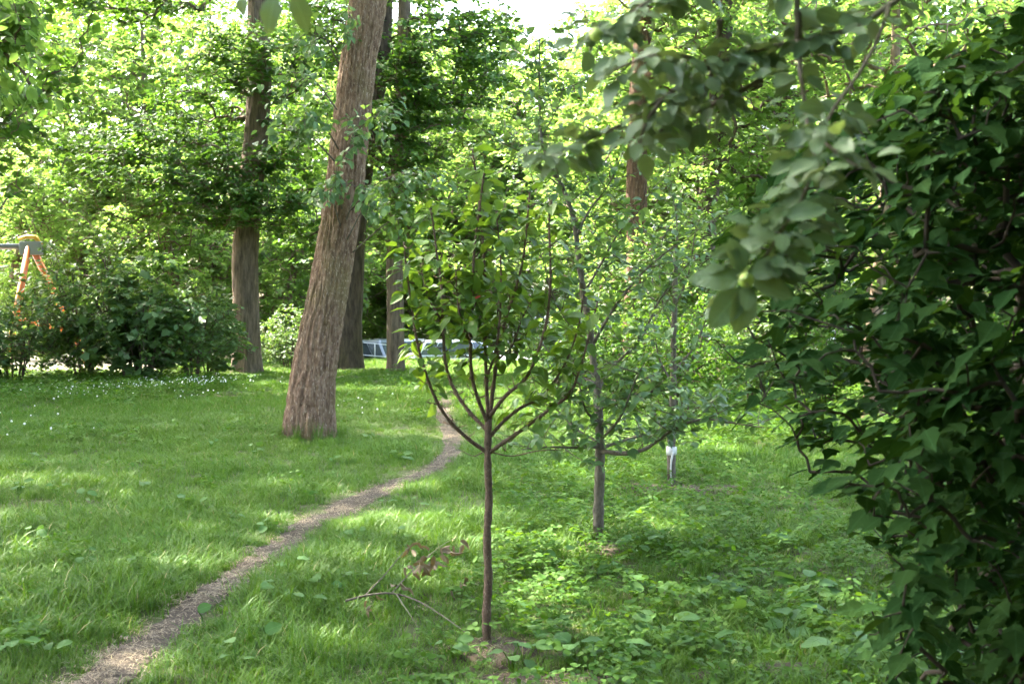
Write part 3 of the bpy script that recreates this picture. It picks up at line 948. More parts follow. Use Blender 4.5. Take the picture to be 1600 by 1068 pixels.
shA = shrub_src(301, 2.6, 2.0, M['shrub'], 340, .085, LEAF6, 'leafy_shrub')
shB = shrub_src(302, 2.4, 2.7, M['shrub'], 370, .09, LEAF6, 'leafy_shrub')
shC = shrub_src(303, 2.0, 2.4, M['shrub'], 190, .16, MAPLE, 'young_maple_shrub')
shD = shrub_src(304, 2.4, 2.2, M['weed'], 560, .075, LEAF6, 'leafy_shrub')
shr = [(shA, 20, 27.0, .2, 1.05, 'low dark green shrub at the left edge below the swing frame'), (shB, 130, 28.0, 1.4, 1.3, 'dark shrub in front of the slanting swing leg'),
       (shA, 210, 27.3, 2.8, 1.35, 'dark bushy shrub at the middle of the left shrub row'), (shC, 225, 26.8, .4, 1.15, 'young maple with big lobed leaves above the shrub row'),
       (shB, 300, 28.2, 3.9, .95, 'dark shrub left of the grey maple trunk'), (shA, -80, 25.5, 4.4, 1.2, 'dark shrub reaching in from the left edge'),
       (shC, 330, 30.5, 2.4, .9, 'young maple right behind the shrub row beside the grey trunk'), (shA, 452, 34.0, 5.2, .9, 'low dark shrub between the grey trunk and the leaning tree'),
       (shD, 960, 19.5, .6, .85, 'light green shrub behind the middle sapling'), (shD, 1075, 18.5, 2.2, .8, 'light green shrub beside the white tied sapling'),
       (shB, 1180, 19.5, .9, .72, 'green shrub left of the weathered trunk'), (shD, 1290, 20.5, 3.6, .85, 'green shrub behind the tips of the dark bush'),
       (shB, 1420, 20, 4.9, .8, 'green shrub right of the weathered trunk'), (shD, 1545, 18, 1.8, .9, 'green shrub seen through the dark bush at the right edge'),
       (shB, (3.3 / .9, .9), 0, .9, 1.6, 'unseen tall shrub added right of the apple tree to block skylight'), (shB, (3.0, -1.1), 0, 3.9, 1.7, 'unseen tall shrub added behind the photographer on the right to block skylight'),  # unseen shrubs added round the camera so less sky light reaches the bush
       (shB, (1.7, -2.9), 0, 2.9, 1.6, 'unseen tall shrub added straight behind the photographer to block skylight'), (shB, (4.6, 2.4), 0, 1.9, 1.7, 'unseen tall shrub added beside the dark bush to block skylight'),
       (shB, (-3.2, -1.4), 0, 4.2, 1.75, 'unseen tall shrub added left of the photographer to block skylight'), (shB, (-4.6, .8), 0, 2.6, 1.75, 'unseen tall shrub added at the lower left to block skylight'),
       (shB, (-.6, -3.6), 0, .2, 1.7, 'unseen tall shrub added behind the photographer to block skylight'),
       (shD, 880, 26, 3.0, .7, 'small light shrub left of the middle sapling stem'), (shB, 1040, 27, 3.4, 1.0, 'tall green shrub filling the gap between the two brown trunks'),
       (shD, 1660, 15, 4.0, 1.0, 'green shrub just beyond the right edge'), (shB, 1240, 28, 5.5, 1.1, 'tall green shrub below the hanging apple branch')]
used = set()
for (src, px, d, rz, sc, lab) in shr:
    x, d = px if isinstance(px, tuple) else ((px - 800) / FPX * d, d)
    L = (x, d, float(gh(x, d)))
    if src.name not in used:
        used.add(src.name)
        src.location = L; src.rotation_euler = (0, 0, rz); src.scale = (sc,) * 3; src['label'] = lab; src['group'] = 'shrubs round the lawn'
    else:
        copy_tree(src, L, rz, (sc,) * 3, lab, 'shrubs round the lawn')

# ------------------------------------------------------------------ leafy sprouts on the leaning trunk
def trunk_sprouts():
    rng = np.random.default_rng(140)
    loc = np.array(big.location)
    pos, ends, dirs = [], [], []
    mbw = MB()
    for (px, py, n, rx, ry, dz) in ((455, 130, 7, 40, 40, -.9), (470, 190, 9, 45, 30, -1.1), (600, 190, 6, 30, 30, -.6), (560, 215, 7, 30, 25, -.5), (640, 285, 10, 55, 45, -.7),
                                    (575, 300, 4, 30, 20, -.4), (520, 285, 5, 20, 25, -.5), (500, 310, 4, 18, 15, -.5), (430, 210, 5, 30, 20, -1.1), (590, 330, 4, 25, 25, -.6), (550, 30, 6, 30, 40, -.4),
                                    (660, 350, 6, 40, 30, -.7), (480, 60, 6, 30, 40, -.7)):
        o = P(540 + (px - 540) * .12, py + 45, D1 + .1); o[1] -= .2
        m = P(540 + (px - 540) * .6, py - 6, D1 + dz * .6)
        e = P(px, py, D1 + dz)
        mbw.tube(catmull([o, m, e], 7) - loc, np.linspace(.011, .005, 7), 5)
        for i in range(n):
            q = P(px + rng.normal(0, rx * .7), py + rng.normal(0, ry * .7), D1 + dz + rng.normal(0, .25))
            s = m + (e - m) * rng.random()
            mid = (s + q) / 2 + np.array([0, 0, .05])
            mbw.tube(catmull([s, mid, q], 5) - loc, np.linspace(.005, .002, 5), 4)
            ends.append(q); dirs.append((q - s) * np.array([1, 1, .6]) + np.array([0, 0, -.02]))
    mbw.build('sprouts', M['bark_grey'], big, smooth=True)
    fr = spray_leaves(rng, np.array(ends), np.array(dirs), np.full(len(ends), .40), 10, .105, .3, .45, .45, .05)
    a, b = split_leaves(fr, 300)
    leaf_objects(leaf_meshes('leaf', OVATE, M['sprout']), *a, rng, big, loc)
    if len(b[0]): leaf_join('foliage', OVATE[0], *b, rng, M['sprout'], big, loc)


trunk_sprouts()

# ------------------------------------------------------------------ saplings on the lawn
def sapling_wood(px_lines, d, loc, name, mat, parent, sides=9):
    """px_lines: list of (list of (px,py,depth offset)), r0, r1"""
    lines = []
    m = MB()
    for pts, ra, rb in px_lines:
        q = np.array([P(x, y, d + o) for x, y, o in pts])
        n = max(10, 5 * len(pts))
        c = catmull(q, n)
        rad = np.linspace(ra, rb, n) * (1 + .10 * np.sin(np.arange(n) * 2.3) + .05 * np.cos(np.arange(n) * 5.1))
        m.tube(c - loc, rad, sides)
        lines.append((c, rad))
    m.build(name, mat, parent, smooth=True)
    return lines


s1 = G(761, 1005); d1 = s1[1]
sap1 = thing('young_fruit_sapling', 'slim reddish young fruit tree with upright branches, nearest sapling in the middle', 'sapling', s1)
tl = sapling_wood([([(761, 1012, 0), (760, 960, 0), (763, 900, .01), (761, 840, 0), (764, 780, .01), (762, 720, 0), (763, 655, 0)], (.0225), .0170)], d1, s1, 'trunk', M['bark_red'], sap1, 14)
lim = sapling_wood([
    ([(761, 706, 0), (735, 688, -.02), (706, 661, -.05), (683, 628, -.09), (664, 580, -.11), (651, 530, -.12), (642, 470, -.12), (634, 410, -.14), (631, 378, -.15)], .0105, .0036),
    ([(762, 672, 0), (735, 645, .05), (712, 612, .10), (697, 572, .14), (692, 510, .16), (690, 450, .16), (683, 400, .18), (676, 345, .2), (670, 318, .2)], .0105, .0036),
    ([(762, 660, 0), (748, 626, -.05), (737, 585, -.08), (735, 520, -.08), (738, 450, -.10), (742, 380, -.1), (750, 320, -.12), (756, 270, -.12)], .0105, .004),
    ([(763, 655, 0), (760, 600, .03), (758, 530, .05), (757, 460, .06), (756, 400, .06), (750, 330, .05), (742, 260, .05), (738, 232, .05)], .0100, .0036),
    ([(764, 664, 0), (770, 610, .09), (777, 560, .13), (788, 505, .16), (806, 450, .19), (818, 400, .2), (824, 340, .2), (828, 300, .2)], .0115, .004),
    ([(765, 650, 0), (790, 618, -.08), (822, 590, -.13), (842, 545, -.16), (856, 490, -.17), (860, 420, -.18), (858, 350, -.18), (862, 312, -.18)], .0105, .0036),
    ([(765, 682, 0), (790, 655, .05), (815, 636, .08), (845, 620, .10), (870, 590, .12), (890, 552, .14), (905, 505, .15), (912, 460, .15)], .0100, .0036),
    ([(766, 706, 0), (785, 692, -.03), (820, 668, -.05), (855, 642, -.07), (890, 615, -.09), (906, 575, -.1), (922, 520, -.1), (934, 470, -.1)], .0110, .0035),
    ([(780, 560, .13), (800, 540, .05), (815, 500, 0), (835, 460, -.03)], .006, .003),
    ([(737, 540, -.08), (722, 505, -.1), (715, 470, -.12), (712, 420, -.12)], .006, .003),
    ([(690, 500, .16), (672, 470, .2), (660, 430, .22), (655, 390, .22)], .005, .003),
    ([(760, 590, .03), (775, 545, -.1), (782, 480, -.16), (782, 400, -.18), (775, 330, -.18)], .008, .003),
    ([(768, 706, 0), (800, 712, .05), (840, 704, .1), (880, 702, .1)], .004, .002),
    ([(757, 705, 0), (740, 712, .05), (722, 704, .05)], .003, .0015)], d1, s1, 'branches', M['bark_red'], sap1, 8)


def leaves_along(rng, lines, t0, t1, step, size, reach=.03, droop=.4, var=.3, out=1.0, up=.25):
    pos, ax, no, sc = [], [], [], []
    for li, (c, rad) in enumerate(lines):
        seg = np.r_[0, np.cumsum(np.linalg.norm(np.diff(c, axis=0), axis=1))]
        L = seg[-1]
        s = L * t0[li] if hasattr(t0, '__len__') else L * t0
        k = rng.integers(0, 9)
        while s < L * t1:
            p = np.array([np.interp(s, seg, c[:, i]) for i in range(3)])
            ph = k * 2.4 + rng.normal(0, .5)
            d = np.array([math.cos(ph), math.sin(ph), up + rng.normal(0, .25)])
            for q in range(int(rng.integers(1, 4))):
                dd = nrm(d + rng.normal(0, .45, 3))
                pos.append(p + dd * reach * rng.uniform(.4, 1.5)); a = dd * out + np.array([0, 0, -droop * rng.uniform(0, 1.6)])
                ax.append(a); no.append(np.array([0, 0, 1.]) + rng.normal(0, .35, 3) + dd * .35)
                sc.append(size * (1 + rng.uniform(-var, var)))
            s += step * rng.uniform(.6, 1.4); k += 1
    return frames(np.array(pos), np.array(ax), np.array(no), np.array(sc))


def twiggy(rng, lines, step, tl_, loc, mat, parent, skip=.25, n=9):
    mbt = MB(); out = []
    for li, (c, rad) in enumerate(lines):
        seg = np.r_[0, np.cumsum(np.linalg.norm(np.diff(c, axis=0), axis=1))]
        s = seg[-1] * skip; k = int(rng.integers(0, 9))
        while s < seg[-1]:
            p = np.array([np.interp(s, seg, c[:, i]) for i in range(3)])
            ph = k * 2.4 + rng.normal(0, .4)
            d = nrm(np.array([math.cos(ph), math.sin(ph), .5 + rng.normal(0, .3)]))
            L = tl_ * rng.uniform(.4, 1.3)
            q = catmull([p, p + d * L * .5 + rng.normal(0, .02, 3), p + d * L + np.array([0, 0, .10 * L])], 5)
            rr = np.linspace(.0038, .0014, 5)
            mbt.tube(q - loc, rr, 4); out.append((q, rr))
            s += step * rng.uniform(.5, 1.5); k += 1
    tag(mbt.build('twigs', mat, parent, smooth=True), kind='stuff')
    return out


rg = np.random.default_rng(150)
fr = leaves_along(rg, lim[:12], [.33, .30, .22, .24, .28, .22, .24, .22, .1, .1, .1, .2], 1.0, .0215, .078, .035, .45)
twiggy(rg, lim[:12], .04, .05, s1, M['bark_red'], sap1, .08)
a, b = split_leaves(fr, 300)
leaf_objects(leaf_meshes('leaf', OVATE, M['pear']), *a, rg, sap1, s1)
if len(b[0]): leaf_join('foliage', OVATE[0], *b, rg, M['pear'], sap1, s1)

s2 = G(936, 846); d2 = s2[1]
sap2 = thing('apple_sapling', 'grey stemmed young apple tree with wide low branches, second sapling from the front', 'sapling', s2)
sapling_wood([([(936, 852, 0), (935, 800, 0), (937, 740, 0), (937, 690, 0), (934, 620, .02), (930, 580, .03)], .038, .027)], d2, s2, 'trunk', M['bark_grey'], sap2, 14)
l2 = sapling_wood([
    ([(930, 590, .03), (922, 520, .05), (912, 460, .08), (904, 400, .1), (897, 345, .1), (880, 295, .12), (862, 262, .12), (846, 215, .12), (843, 130, .12), (843, 62, .12)], .027, .004),
    ([(937, 704, 0), (975, 708, -.2), (1010, 700, -.35), (1050, 672, -.5), (1095, 655, -.6), (1140, 660, -.7), (1195, 668, -.8)], .017, .003),
    ([(937, 700, 0), (985, 685, .2), (1030, 672, .35), (1080, 640, .5), (1130, 622, .6)], .013, .003),
    ([(936, 697, 0), (900, 699, -.2), (860, 698, -.35), (815, 702, -.45)], .012, .003),
    ([(936, 690, 0), (900, 670, .15), (870, 640, .25), (840, 625, .3)], .011, .003),
    ([(934, 640, 0), (975, 620, -.2), (1020, 612, -.3), (1065, 606, -.4)], .012, .003),
    ([(933, 610, 0), (960, 570, .2), (1000, 530, .3), (1030, 470, .35), (1060, 430, .4), (1090, 395, .4)], .014, .003),
    ([(925, 540, .05), (960, 480, -.15), (1000, 430, -.25), (1040, 395, -.3), (1080, 370, -.3)], .012, .003),
    ([(912, 460, .08), (940, 410, .2), (970, 360, .25), (1005, 330, .3)], .010, .0025),
    ([(900, 370, .1), (920, 330, 0), (950, 290, -.05), (975, 235, -.1)], .009, .0025),
    ([(925, 540, .05), (885, 500, -.1), (860, 450, -.2), (850, 400, -.25)], .010, .003),
    ([(930, 600, 0), (880, 570, .2), (850, 540, .3), (835, 500, .35)], .010, .003),
    ([(846, 215, .12), (870, 170, .1), (885, 120, .1)], .005, .002),
    ([(880, 295, .12), (850, 270, .05), (815, 235, 0), (805, 200, 0)], .006, .002),
    ([(936, 690, 0), (970, 650, -.3), (990, 600, -.45), (1010, 560, -.5)], .010, .003),
    ([(935, 660, 0), (915, 640, -.3), (905, 600, -.45), (895, 560, -.5)], .009, .003)], d2, s2, 'branches', M['bark_grey'], sap2, 8)
rg = np.random.default_rng(151)


tw2 = twiggy(rg, l2, .05, .36, s2, M['bark_grey'], sap2)
fr = leaves_along(rg, tw2, .15, 1.0, .050, .066, .02, .3)
a, b = split_leaves(fr, 300)
leaf_objects(leaf_meshes('leaf', OVATE, M['sprout']), *a, rg, sap2, s2)
if len(b[0]): leaf_join('foliage', OVATE[0], *b, rg, M['sprout'], sap2, s2)

s3 = G(1048, 757); d3 = s3[1]
sap3 = thing('tied_sapling', 'thin young tree with white tape tied round its stem', 'sapling', s3)
sapling_wood([([(1049, 764, 0), (1049, 720, 0), (1050, 660, 0), (1052, 600, 0), (1052, 540, 0), (1054, 480, 0), (1056, 400, 0)], .042, .02)], d3, s3, 'trunk', M['bark_grey'], sap3, 12)
l3 = sapling_wood([
    ([(1050, 690, 0), (1030, 660, .1), (1015, 625, .2), (1005, 590, .2)], .01, .003), ([(1051, 680, 0), (1075, 655, -.1), (1095, 630, -.2)], .008, .003),
    ([(1052, 600, 0), (1030, 560, -.1), (1020, 500, -.2), (1010, 450, -.2)], .012, .003), ([(1052, 580, 0), (1085, 540, .1), (1110, 480, .2), (1125, 420, .2)], .012, .003),
    ([(1053, 520, 0), (1035, 470, .2), (1030, 420, .3), (1035, 370, .3)], .01, .003), ([(1054, 480, 0), (1075, 430, -.2), (1085, 370, -.3), (1090, 320, -.3)], .01, .003),
    ([(1056, 400, 0), (1058, 350, 0), (1050, 300, 0), (1045, 250, 0)], .01, .003)], d3, s3, 'branches', M['bark_grey'], sap3, 6)
rg = np.random.default_rng(152)
tw3 = twiggy(rg, l3, .06, .40, s3, M['bark_grey'], sap3)
fr = leaves_along(rg, tw3, .15, 1.0, .07, .065, .02, .3)
leaf_join('foliage', OVATE[0], *fr, rg, M['sprout'], sap3, s3)
m = MB()
q = P(1049, 704, d3) - s3
m.tube([q + np.array([0, 0, -.035]), q + np.array([0, 0, 0]), q + np.array([.003, 0, .04])], [.046, .049, .045], 14)
m.tube(catmull([P(1052, 705, d3 - .048) - s3, P(1049, 720, d3 - .046) - s3, P(1048, 738, d3 - .047) - s3, P(1050, 756, d3 - .048) - s3], 12), [.011] * 4 + [.008] * 8, 5)
m.build('tape', M['tape'], sap3, smooth=True)

# ------------------------------------------------------------------ the dark bush on the right
def poly_in(px, py, poly):
    inside = np.zeros(len(px), bool)
    n = len(poly)
    for i in range(n):
        x0, y0 = poly[i]; x1, y1 = poly[(i + 1) % n]
        c = ((y0 > py) != (y1 > py)) & (px < (x1 - x0) * (py - y0) / (y1 - y0 + 1e-9) + x0)
        inside ^= c
    return inside


def dark_bush():
    rng = np.random.default_rng(160)
    base = np.array([2.55, 3.9, 0.0]); base[2] = float(gh(base[0], base[1]))
    t = thing('box_elder_bush', 'large dark box elder bush with pointed leaves filling the right side', 'bush', base)
    outline = [(1640, 20), (1600, 35), (1450, 95), (1340, 145), (1270, 225), (1170, 300), (1125, 370), (1120, 450), (1105, 530), (1165, 560), (1150, 640), (1225, 690),
               (1240, 745), (1290, 770), (1330, 800), (1372, 850), (1350, 930), (1345, 1000), (1400, 1075), (1640, 1100)]
    n = 9000
    y = rng.uniform(2.7, 4.9, n)
    px = rng.uniform(1080, 1640, n); py = rng.uniform(0, 1100, n)
    ok = poly_in(px, py, outline)
    p = np.array([P(a, b, c) for a, b, c in zip(px[ok], py[ok], y[ok])])
    p = p[p[:, 2] > .12]
    # gaps low down and at the outer edge, where the lawn shows through
    sx, sy, _ = proj(p)
    dens = .6 + .4 * sstep(1250, 1420, sx)
    dens *= 1 - .45 * sstep(560, 900, sy) * sstep(1650, 1450, sx)
    nz = vnoise(p[:, 0] * 3.2 + p[:, 1], p[:, 2] * 3.6)
    p = p[rng.random(len(p)) < dens * (.25 + 1.2 * sstep(.25, .75, nz))]
    p = p[rng.permutation(len(p))[:720]]
    right = blob_points(rng, [(3.4, 4.2, 2.0, 1.1, 1.2, 1.5, 330), (3.0, 3.4, 3.0, 1.0, 1.3, .8, 220), (2.8, 2.4, 2.6, .7, .8, .8, 90), (2.4, 3.6, 3.9, 1.6, 1.5, .8, 420), (2.7, 4.5, 1.5, .9, .9, 1.3, 320), (2.35, 3.5, 1.4, .6, .7, 1.2, 240)], .2)  # the highest blob is an unseen crown added to shade the bush
    right = right[right[:, 2] > .15]
    ex, ey, _ = proj(right)
    right = right[(ex > 1740) | (ey < -260) | ((ex > 1620) & (ey > 160)) | poly_in(ex, ey, outline)]
    an = np.vstack([p, right])
    stems = []
    for (tx, ty, tz) in ((1.55, 3.3, 1.55), (1.9, 3.1, 2.3), (2.2, 4.2, 2.7), (1.45, 3.7, 1.05), (2.7, 3.5, 2.9), (3.3, 4.4, 2.8), (2.1, 3.2, .9), (1.9, 4.4, 1.8), (3.3, 3.3, 2.2)):
        e = np.array([tx, ty, tz])
        a0 = base + np.array([rng.normal(0, .07), rng.normal(0, .07), -.05])
        mid = a0 + (e - a0) * .5 + np.array([0, 0, .12 * np.linalg.norm(e - a0)])
        stems.append(catmull([a0, mid, e], 12))
    br, pos, par, nt_ = grow(rng, np.vstack(stems), an, .05, .06)
    rad = wood_radii(par, len(pos), nt_, .0022, .42, .014)
    V1, F1 = tube_arrays(np.stack(stems), np.broadcast_to(np.linspace(.026, .008, 12), (len(stems), 12)), 8)
    V2, F2 = tube_arrays(pos[br], rad[br], 5)
    put('stems', mesh_tris('stems', np.vstack([V1, V2]) - base, np.vstack([F1, F2 + len(V1)]), True), M['bark_stem'], t)
    ends = pos[br[:, 3]]; dirs = ends - pos[br[:, 1]]
    dirs[:, 2] = dirs[:, 2] * .3 - .02
    dirs = nrm(dirs) + rng.normal(0, .25, dirs.shape) + np.array([-.35, -.10, -.08])
    fr = spray_leaves(rng, ends, dirs, .20 * rng.uniform(.7, 1.3, len(ends)), 8, .070, .5, .30, .16, .014)
    a, b = split_leaves(fr, 300)
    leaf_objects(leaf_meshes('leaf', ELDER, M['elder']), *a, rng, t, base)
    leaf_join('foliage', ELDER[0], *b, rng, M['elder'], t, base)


dark_bush()

# ------------------------------------------------------------------ apple tree beside the photographer, its branch hangs in front
def apple_tree():
    rng = np.random.default_rng(170)
    base = np.array([2.5, .5, 0.0]); base[2] = float(gh(base[0], base[1]))
    t = thing('apple_tree', 'blurred apple tree branch hanging in front with grey green leaves and small apples', 'tree', base)
    me, cl, rr = trunk_mesh('trunk', np.array([(2.5, .5, -.1), (2.45, .55, 1.0), (2.35, .6, 1.9), (2.2, .8, 2.6), (2.2, .9, 3.2)]) - base, [.10, .085, .08, .06, .04], 24, 40, rng, .06, .2, .3, 12)
    put('trunk', me, M['bark_grey'], t)
    D = 1.9
    lines = sapling_wood([
        ([(1450, -40, 0), (1390, 8, .05), (1330, 45, .05), (1260, 62, .05), (1180, 80, .1), (1110, 105, .1), (1040, 150, .1), (960, 200, .1), (880, 235, .1), (850, 240, .1)], .0055, .0018),
        ([(1390, 8, .05), (1372, 60, 0), (1345, 110, -.05), (1310, 160, -.1), (1280, 215, -.1), (1262, 290, -.12), (1240, 330, -.12), (1215, 370, -.15), (1190, 410, -.15), (1168, 436, -.15)], .0032, .0018),
        ([(1248, 60, .05), (1246, 20, .05), (1240, -40, .05), (1200, -120, .1)], .006, .003), ([(1250, 62, .05), (1250, 110, .02), (1258, 165, -.02), (1262, 200, -.05)], .005, .002),
        ([(1200, -120, .1), (1110, -40, .1), (1020, 0, .1), (960, 40, .1), (930, 60, .1)], .006, .002), ([(1125, 30, .1), (1122, 70, .12), (1110, 120, .14), (1100, 155, .14)], .005, .002),
        ([(1110, 105, .1), (1060, 85, .0), (1010, 90, -.05), (960, 110, -.05)], .004, .002), ([(1040, 150, .1), (1010, 190, .05), (1000, 225, .05)], .004, .002),
        ([(1190, 125, .1), (1140, 150, .15), (1080, 180, .2), (1030, 205, .2)], .005, .002), ([(1280, 215, -.1), (1310, 240, -.15), (1340, 260, -.18)], .003, .002),
        ([(1200, -120, .1), (900, -160, .0), (640, -120, -.1), (500, -70, -.15), (450, -18, -.18)], .006, .002),
        ([(2900, -260, -.9), (2200, -180, -.5), (1700, -110, -.15), (1450, -40, 0)], .022, .008)], D, base, 'branches', M['bark_grey'], t, 9)
    cen = []
    for li, (c, _) in enumerate(lines):
        n = {0: 34, 1: 30, 2: 5, 3: 5, 4: 18, 5: 7, 6: 11, 7: 5, 8: 12, 9: 5, 10: 0, 11: 0}[li]
        for s in np.linspace(.12 if li == 0 else (.36 if li == 1 else .2), 1.0, n): cen.append(c[int(s * (len(c) - 1))])
    cen = np.array(cen)
    sx, sy, _ = proj(cen)
    pos, ax, no, sc = [], [], [], []
    for p, x in zip(cen, sx):
        for q in range(int(rng.integers(3, 8)) if x > 700 else 0):
            ph = rng.uniform(0, 2 * math.pi)
            dd = nrm(np.array([math.cos(ph), math.sin(ph) * .7, rng.normal(-.1, .35)]))
            pos.append(p + dd * rng.uniform(.008, .045)); ax.append(dd + np.array([0, 0, -.25])); no.append(np.array([0, -.35, .9]) + rng.normal(0, .4, 3)); sc.append(rng.uniform(.026, .048))
    # the leaf rosette round the low apple, and the two big leaves at the top left
    for (px, py, dx, dz, s) in ((1155, 436, -1, .12, .066), (1160, 425, -.35, .9, .05), (1172, 430, .9, .3, .055), (1175, 440, .95, -.35, .06), (1165, 448, -.2, -1, .066), (1160, 450, -.75, -.9, .07),
                                (1215, 372, -.6, .3, .05), (1230, 340, .8, .2, .055), (430, -6, -.25, -.9, .05), (458, -8, .45, -.9, .05), (378, -8, .05, -1, .03)):
        pos.append(P(px, py, D - .17)); ax.append(np.array([dx, -.1, dz])); no.append(np.array([.1, -.9, .45]) + rng.normal(0, .15, 3)); sc.append(s)
    fr = frames(np.array(pos), np.array(ax), np.array(no), np.array(sc))
    a, b = split_leaves(fr, 300)
    leaf_objects(leaf_meshes('leaf', ROUND, M['apple']), *a, rng, t, base)
    if len(b[0]): leaf_join('foliage', ROUND[0], *b, rng, M['apple'], t, base)
    # crown overhead and behind, unseen, widened to keep sky light off the dark bush
    an = blob_points(rng, [(2.4, .4, 3.4, 1.5, 1.6, .8, 420), (1.5, 1.6, 3.5, 1.2, 1.0, .5, 220), (.5, 1.0, 3.5, 1.5, 1.5, .6, 420), (-.6, -.6, 3.4, 1.3, 1.4, .6, 260)], .2)
    br, pos_, par, nt_ = grow(rng, cl + base, an, .08)
    rad = wood_radii(par, len(pos_), nt_, .003, .45, .03)
    tag(put('limbs', wood_mesh('limbs', br, pos_, rad, 5, base), M['bark_grey'], t), kind='stuff')
    ends = pos_[br[:, 3]]; dirs = ends - pos_[br[:, 1]]
    f2 = spray_leaves(rng, ends, dirs, np.full(len(ends), .25), 9, .07, .3, .4, .3, .02)
    leaf_join('crown', ROUND[0], *f2, rng, M['apple'], t, base)
    # apples
    ms = []
    K, J = 14, 10
    V = [(0, 0, .86)]
    for j in range(1, J):
        a_ = math.pi * j / J
        rr_ = math.sin(a_) * (1 + .06 * math.cos(a_)); zz = math.cos(a_) - .16 * math.exp(-(a_ / .45) ** 2) + .10 * math.exp(-((math.pi - a_) / .4) ** 2)
        for k in range(K): V.append((rr_ * math.cos(2 * math.pi * k / K), rr_ * math.sin(2 * math.pi * k / K), zz))
    V.append((0, 0, -.88))
    F = [(0, 1 + k, 1 + (k + 1) % K) for k in range(K)]
    for j in range(J - 2):
        for k in range(K):
            p, q = 1 + j * K + k, 1 + j * K + (k + 1) % K
            F += [(p, p + K, q + K), (p, q + K, q)]
    L = len(V) - 1
    F += [(L, 1 + (J - 2) * K + (k + 1) % K, 1 + (J - 2) * K + k) for k in range(K)]
    ame = mesh_tris('apple', np.array(V), np.array(F), True); ame.materials.append(M['applefruit'])
    st = MB(); st.tube([(0, 0, .7), (.05, 0, 1.1), (.16, 0, 1.6)], [.09, .07, .1], 6)
    sto = None
    for (px, py, d, r, rot) in ((1166, 437, D - .19, .0105, (2.1, .2, 0)), (932, 54, D + .06, .0115, (.4, .3, 0)), (1098, 40, D + .1, .009, (.6, 0, 0))):
        o = put('apple', ame, None, t, tuple(P(px, py, d) - base)); o.scale = (r, r, r); o.rotation_euler = rot
        if sto is None: sto = st.build('stalk', M['bark_grey'], o, smooth=True)
        else:
            c = sto.copy(); COL.objects.link(c); c.parent = o
    return ame


APPLE = apple_tree()

# ------------------------------------------------------------------ things behind: swing frame, cars, railing, fence, buildings, sign, cables
def swing():
    d = 33.0
    base = P(45, 560, d); base[2] = float(gh(base[0], base[1]))
    t = thing('swing_frame', 'orange wooden playground swing frame with grey steel beam at the left edge', 'swing', base)
    top = P(46, 384, d) - base
    foot = lambda px, dy: np.array([P(px, 500, d + dy)[0] - base[0], dy, 0.0])
    for f in (foot(8, -.9), foot(140, .9)):
        m = MB(); m.tube([f, top + (f - top) * .02 + np.array([0, 0, .10])], .085, 12); m.build('leg', M['orange'], t, smooth=True)
    m = MB()
    a, b = foot(8, -.9), foot(140, .9)
    m.tube([a + (top - a) * .42, b + (top - b) * .30], .06, 10); m.build('brace', M['orange'], t, smooth=True)
    m = MB(); m.tube([top + np.array([-.28, 0, .18]), top + np.array([-.05, 0, .24]), top + np.array([.16, 0, .22]), top + np.array([.30, 0, .02])], [.045, .055, .06, .06], 12); m.build('cap', M['yellow'], t, smooth=True)
    m = MB(); m.box(tuple(top + np.array([.05, 0, -.06])), (.55, .22, .34)); m.build('bracket', M['steel'], t, bevel=.02)
    m = MB(); e = top + np.array([-4.2, .3, 0.0]); m.tube([top + np.array([-.2, 0, -.02]), e], .075, 12); m.build('beam', M['steel'], t, smooth=True)
    for f in (foot(8, -.9), foot(140, .9)):
        g = f + np.array([-4.2, .3, 0])
        m = MB(); m.tube([g, e + np.array([0, 0, .1])], .085, 12); m.build('leg', M['orange'], t, smooth=True)
    for s in (-1.4, -2.2):
        m = MB()
        m.tube([top + np.array([s, .1, -.05]), top + np.array([s - .02, .1, -2.2])], .012, 6); m.build('chain', M['steel'], t)
    m = MB(); m.box(tuple(top + np.array([-1.8, .1, -2.22])), (.95, .35, .05)); m.build('seat', M['tyre'], t, bevel=.015)


swing()


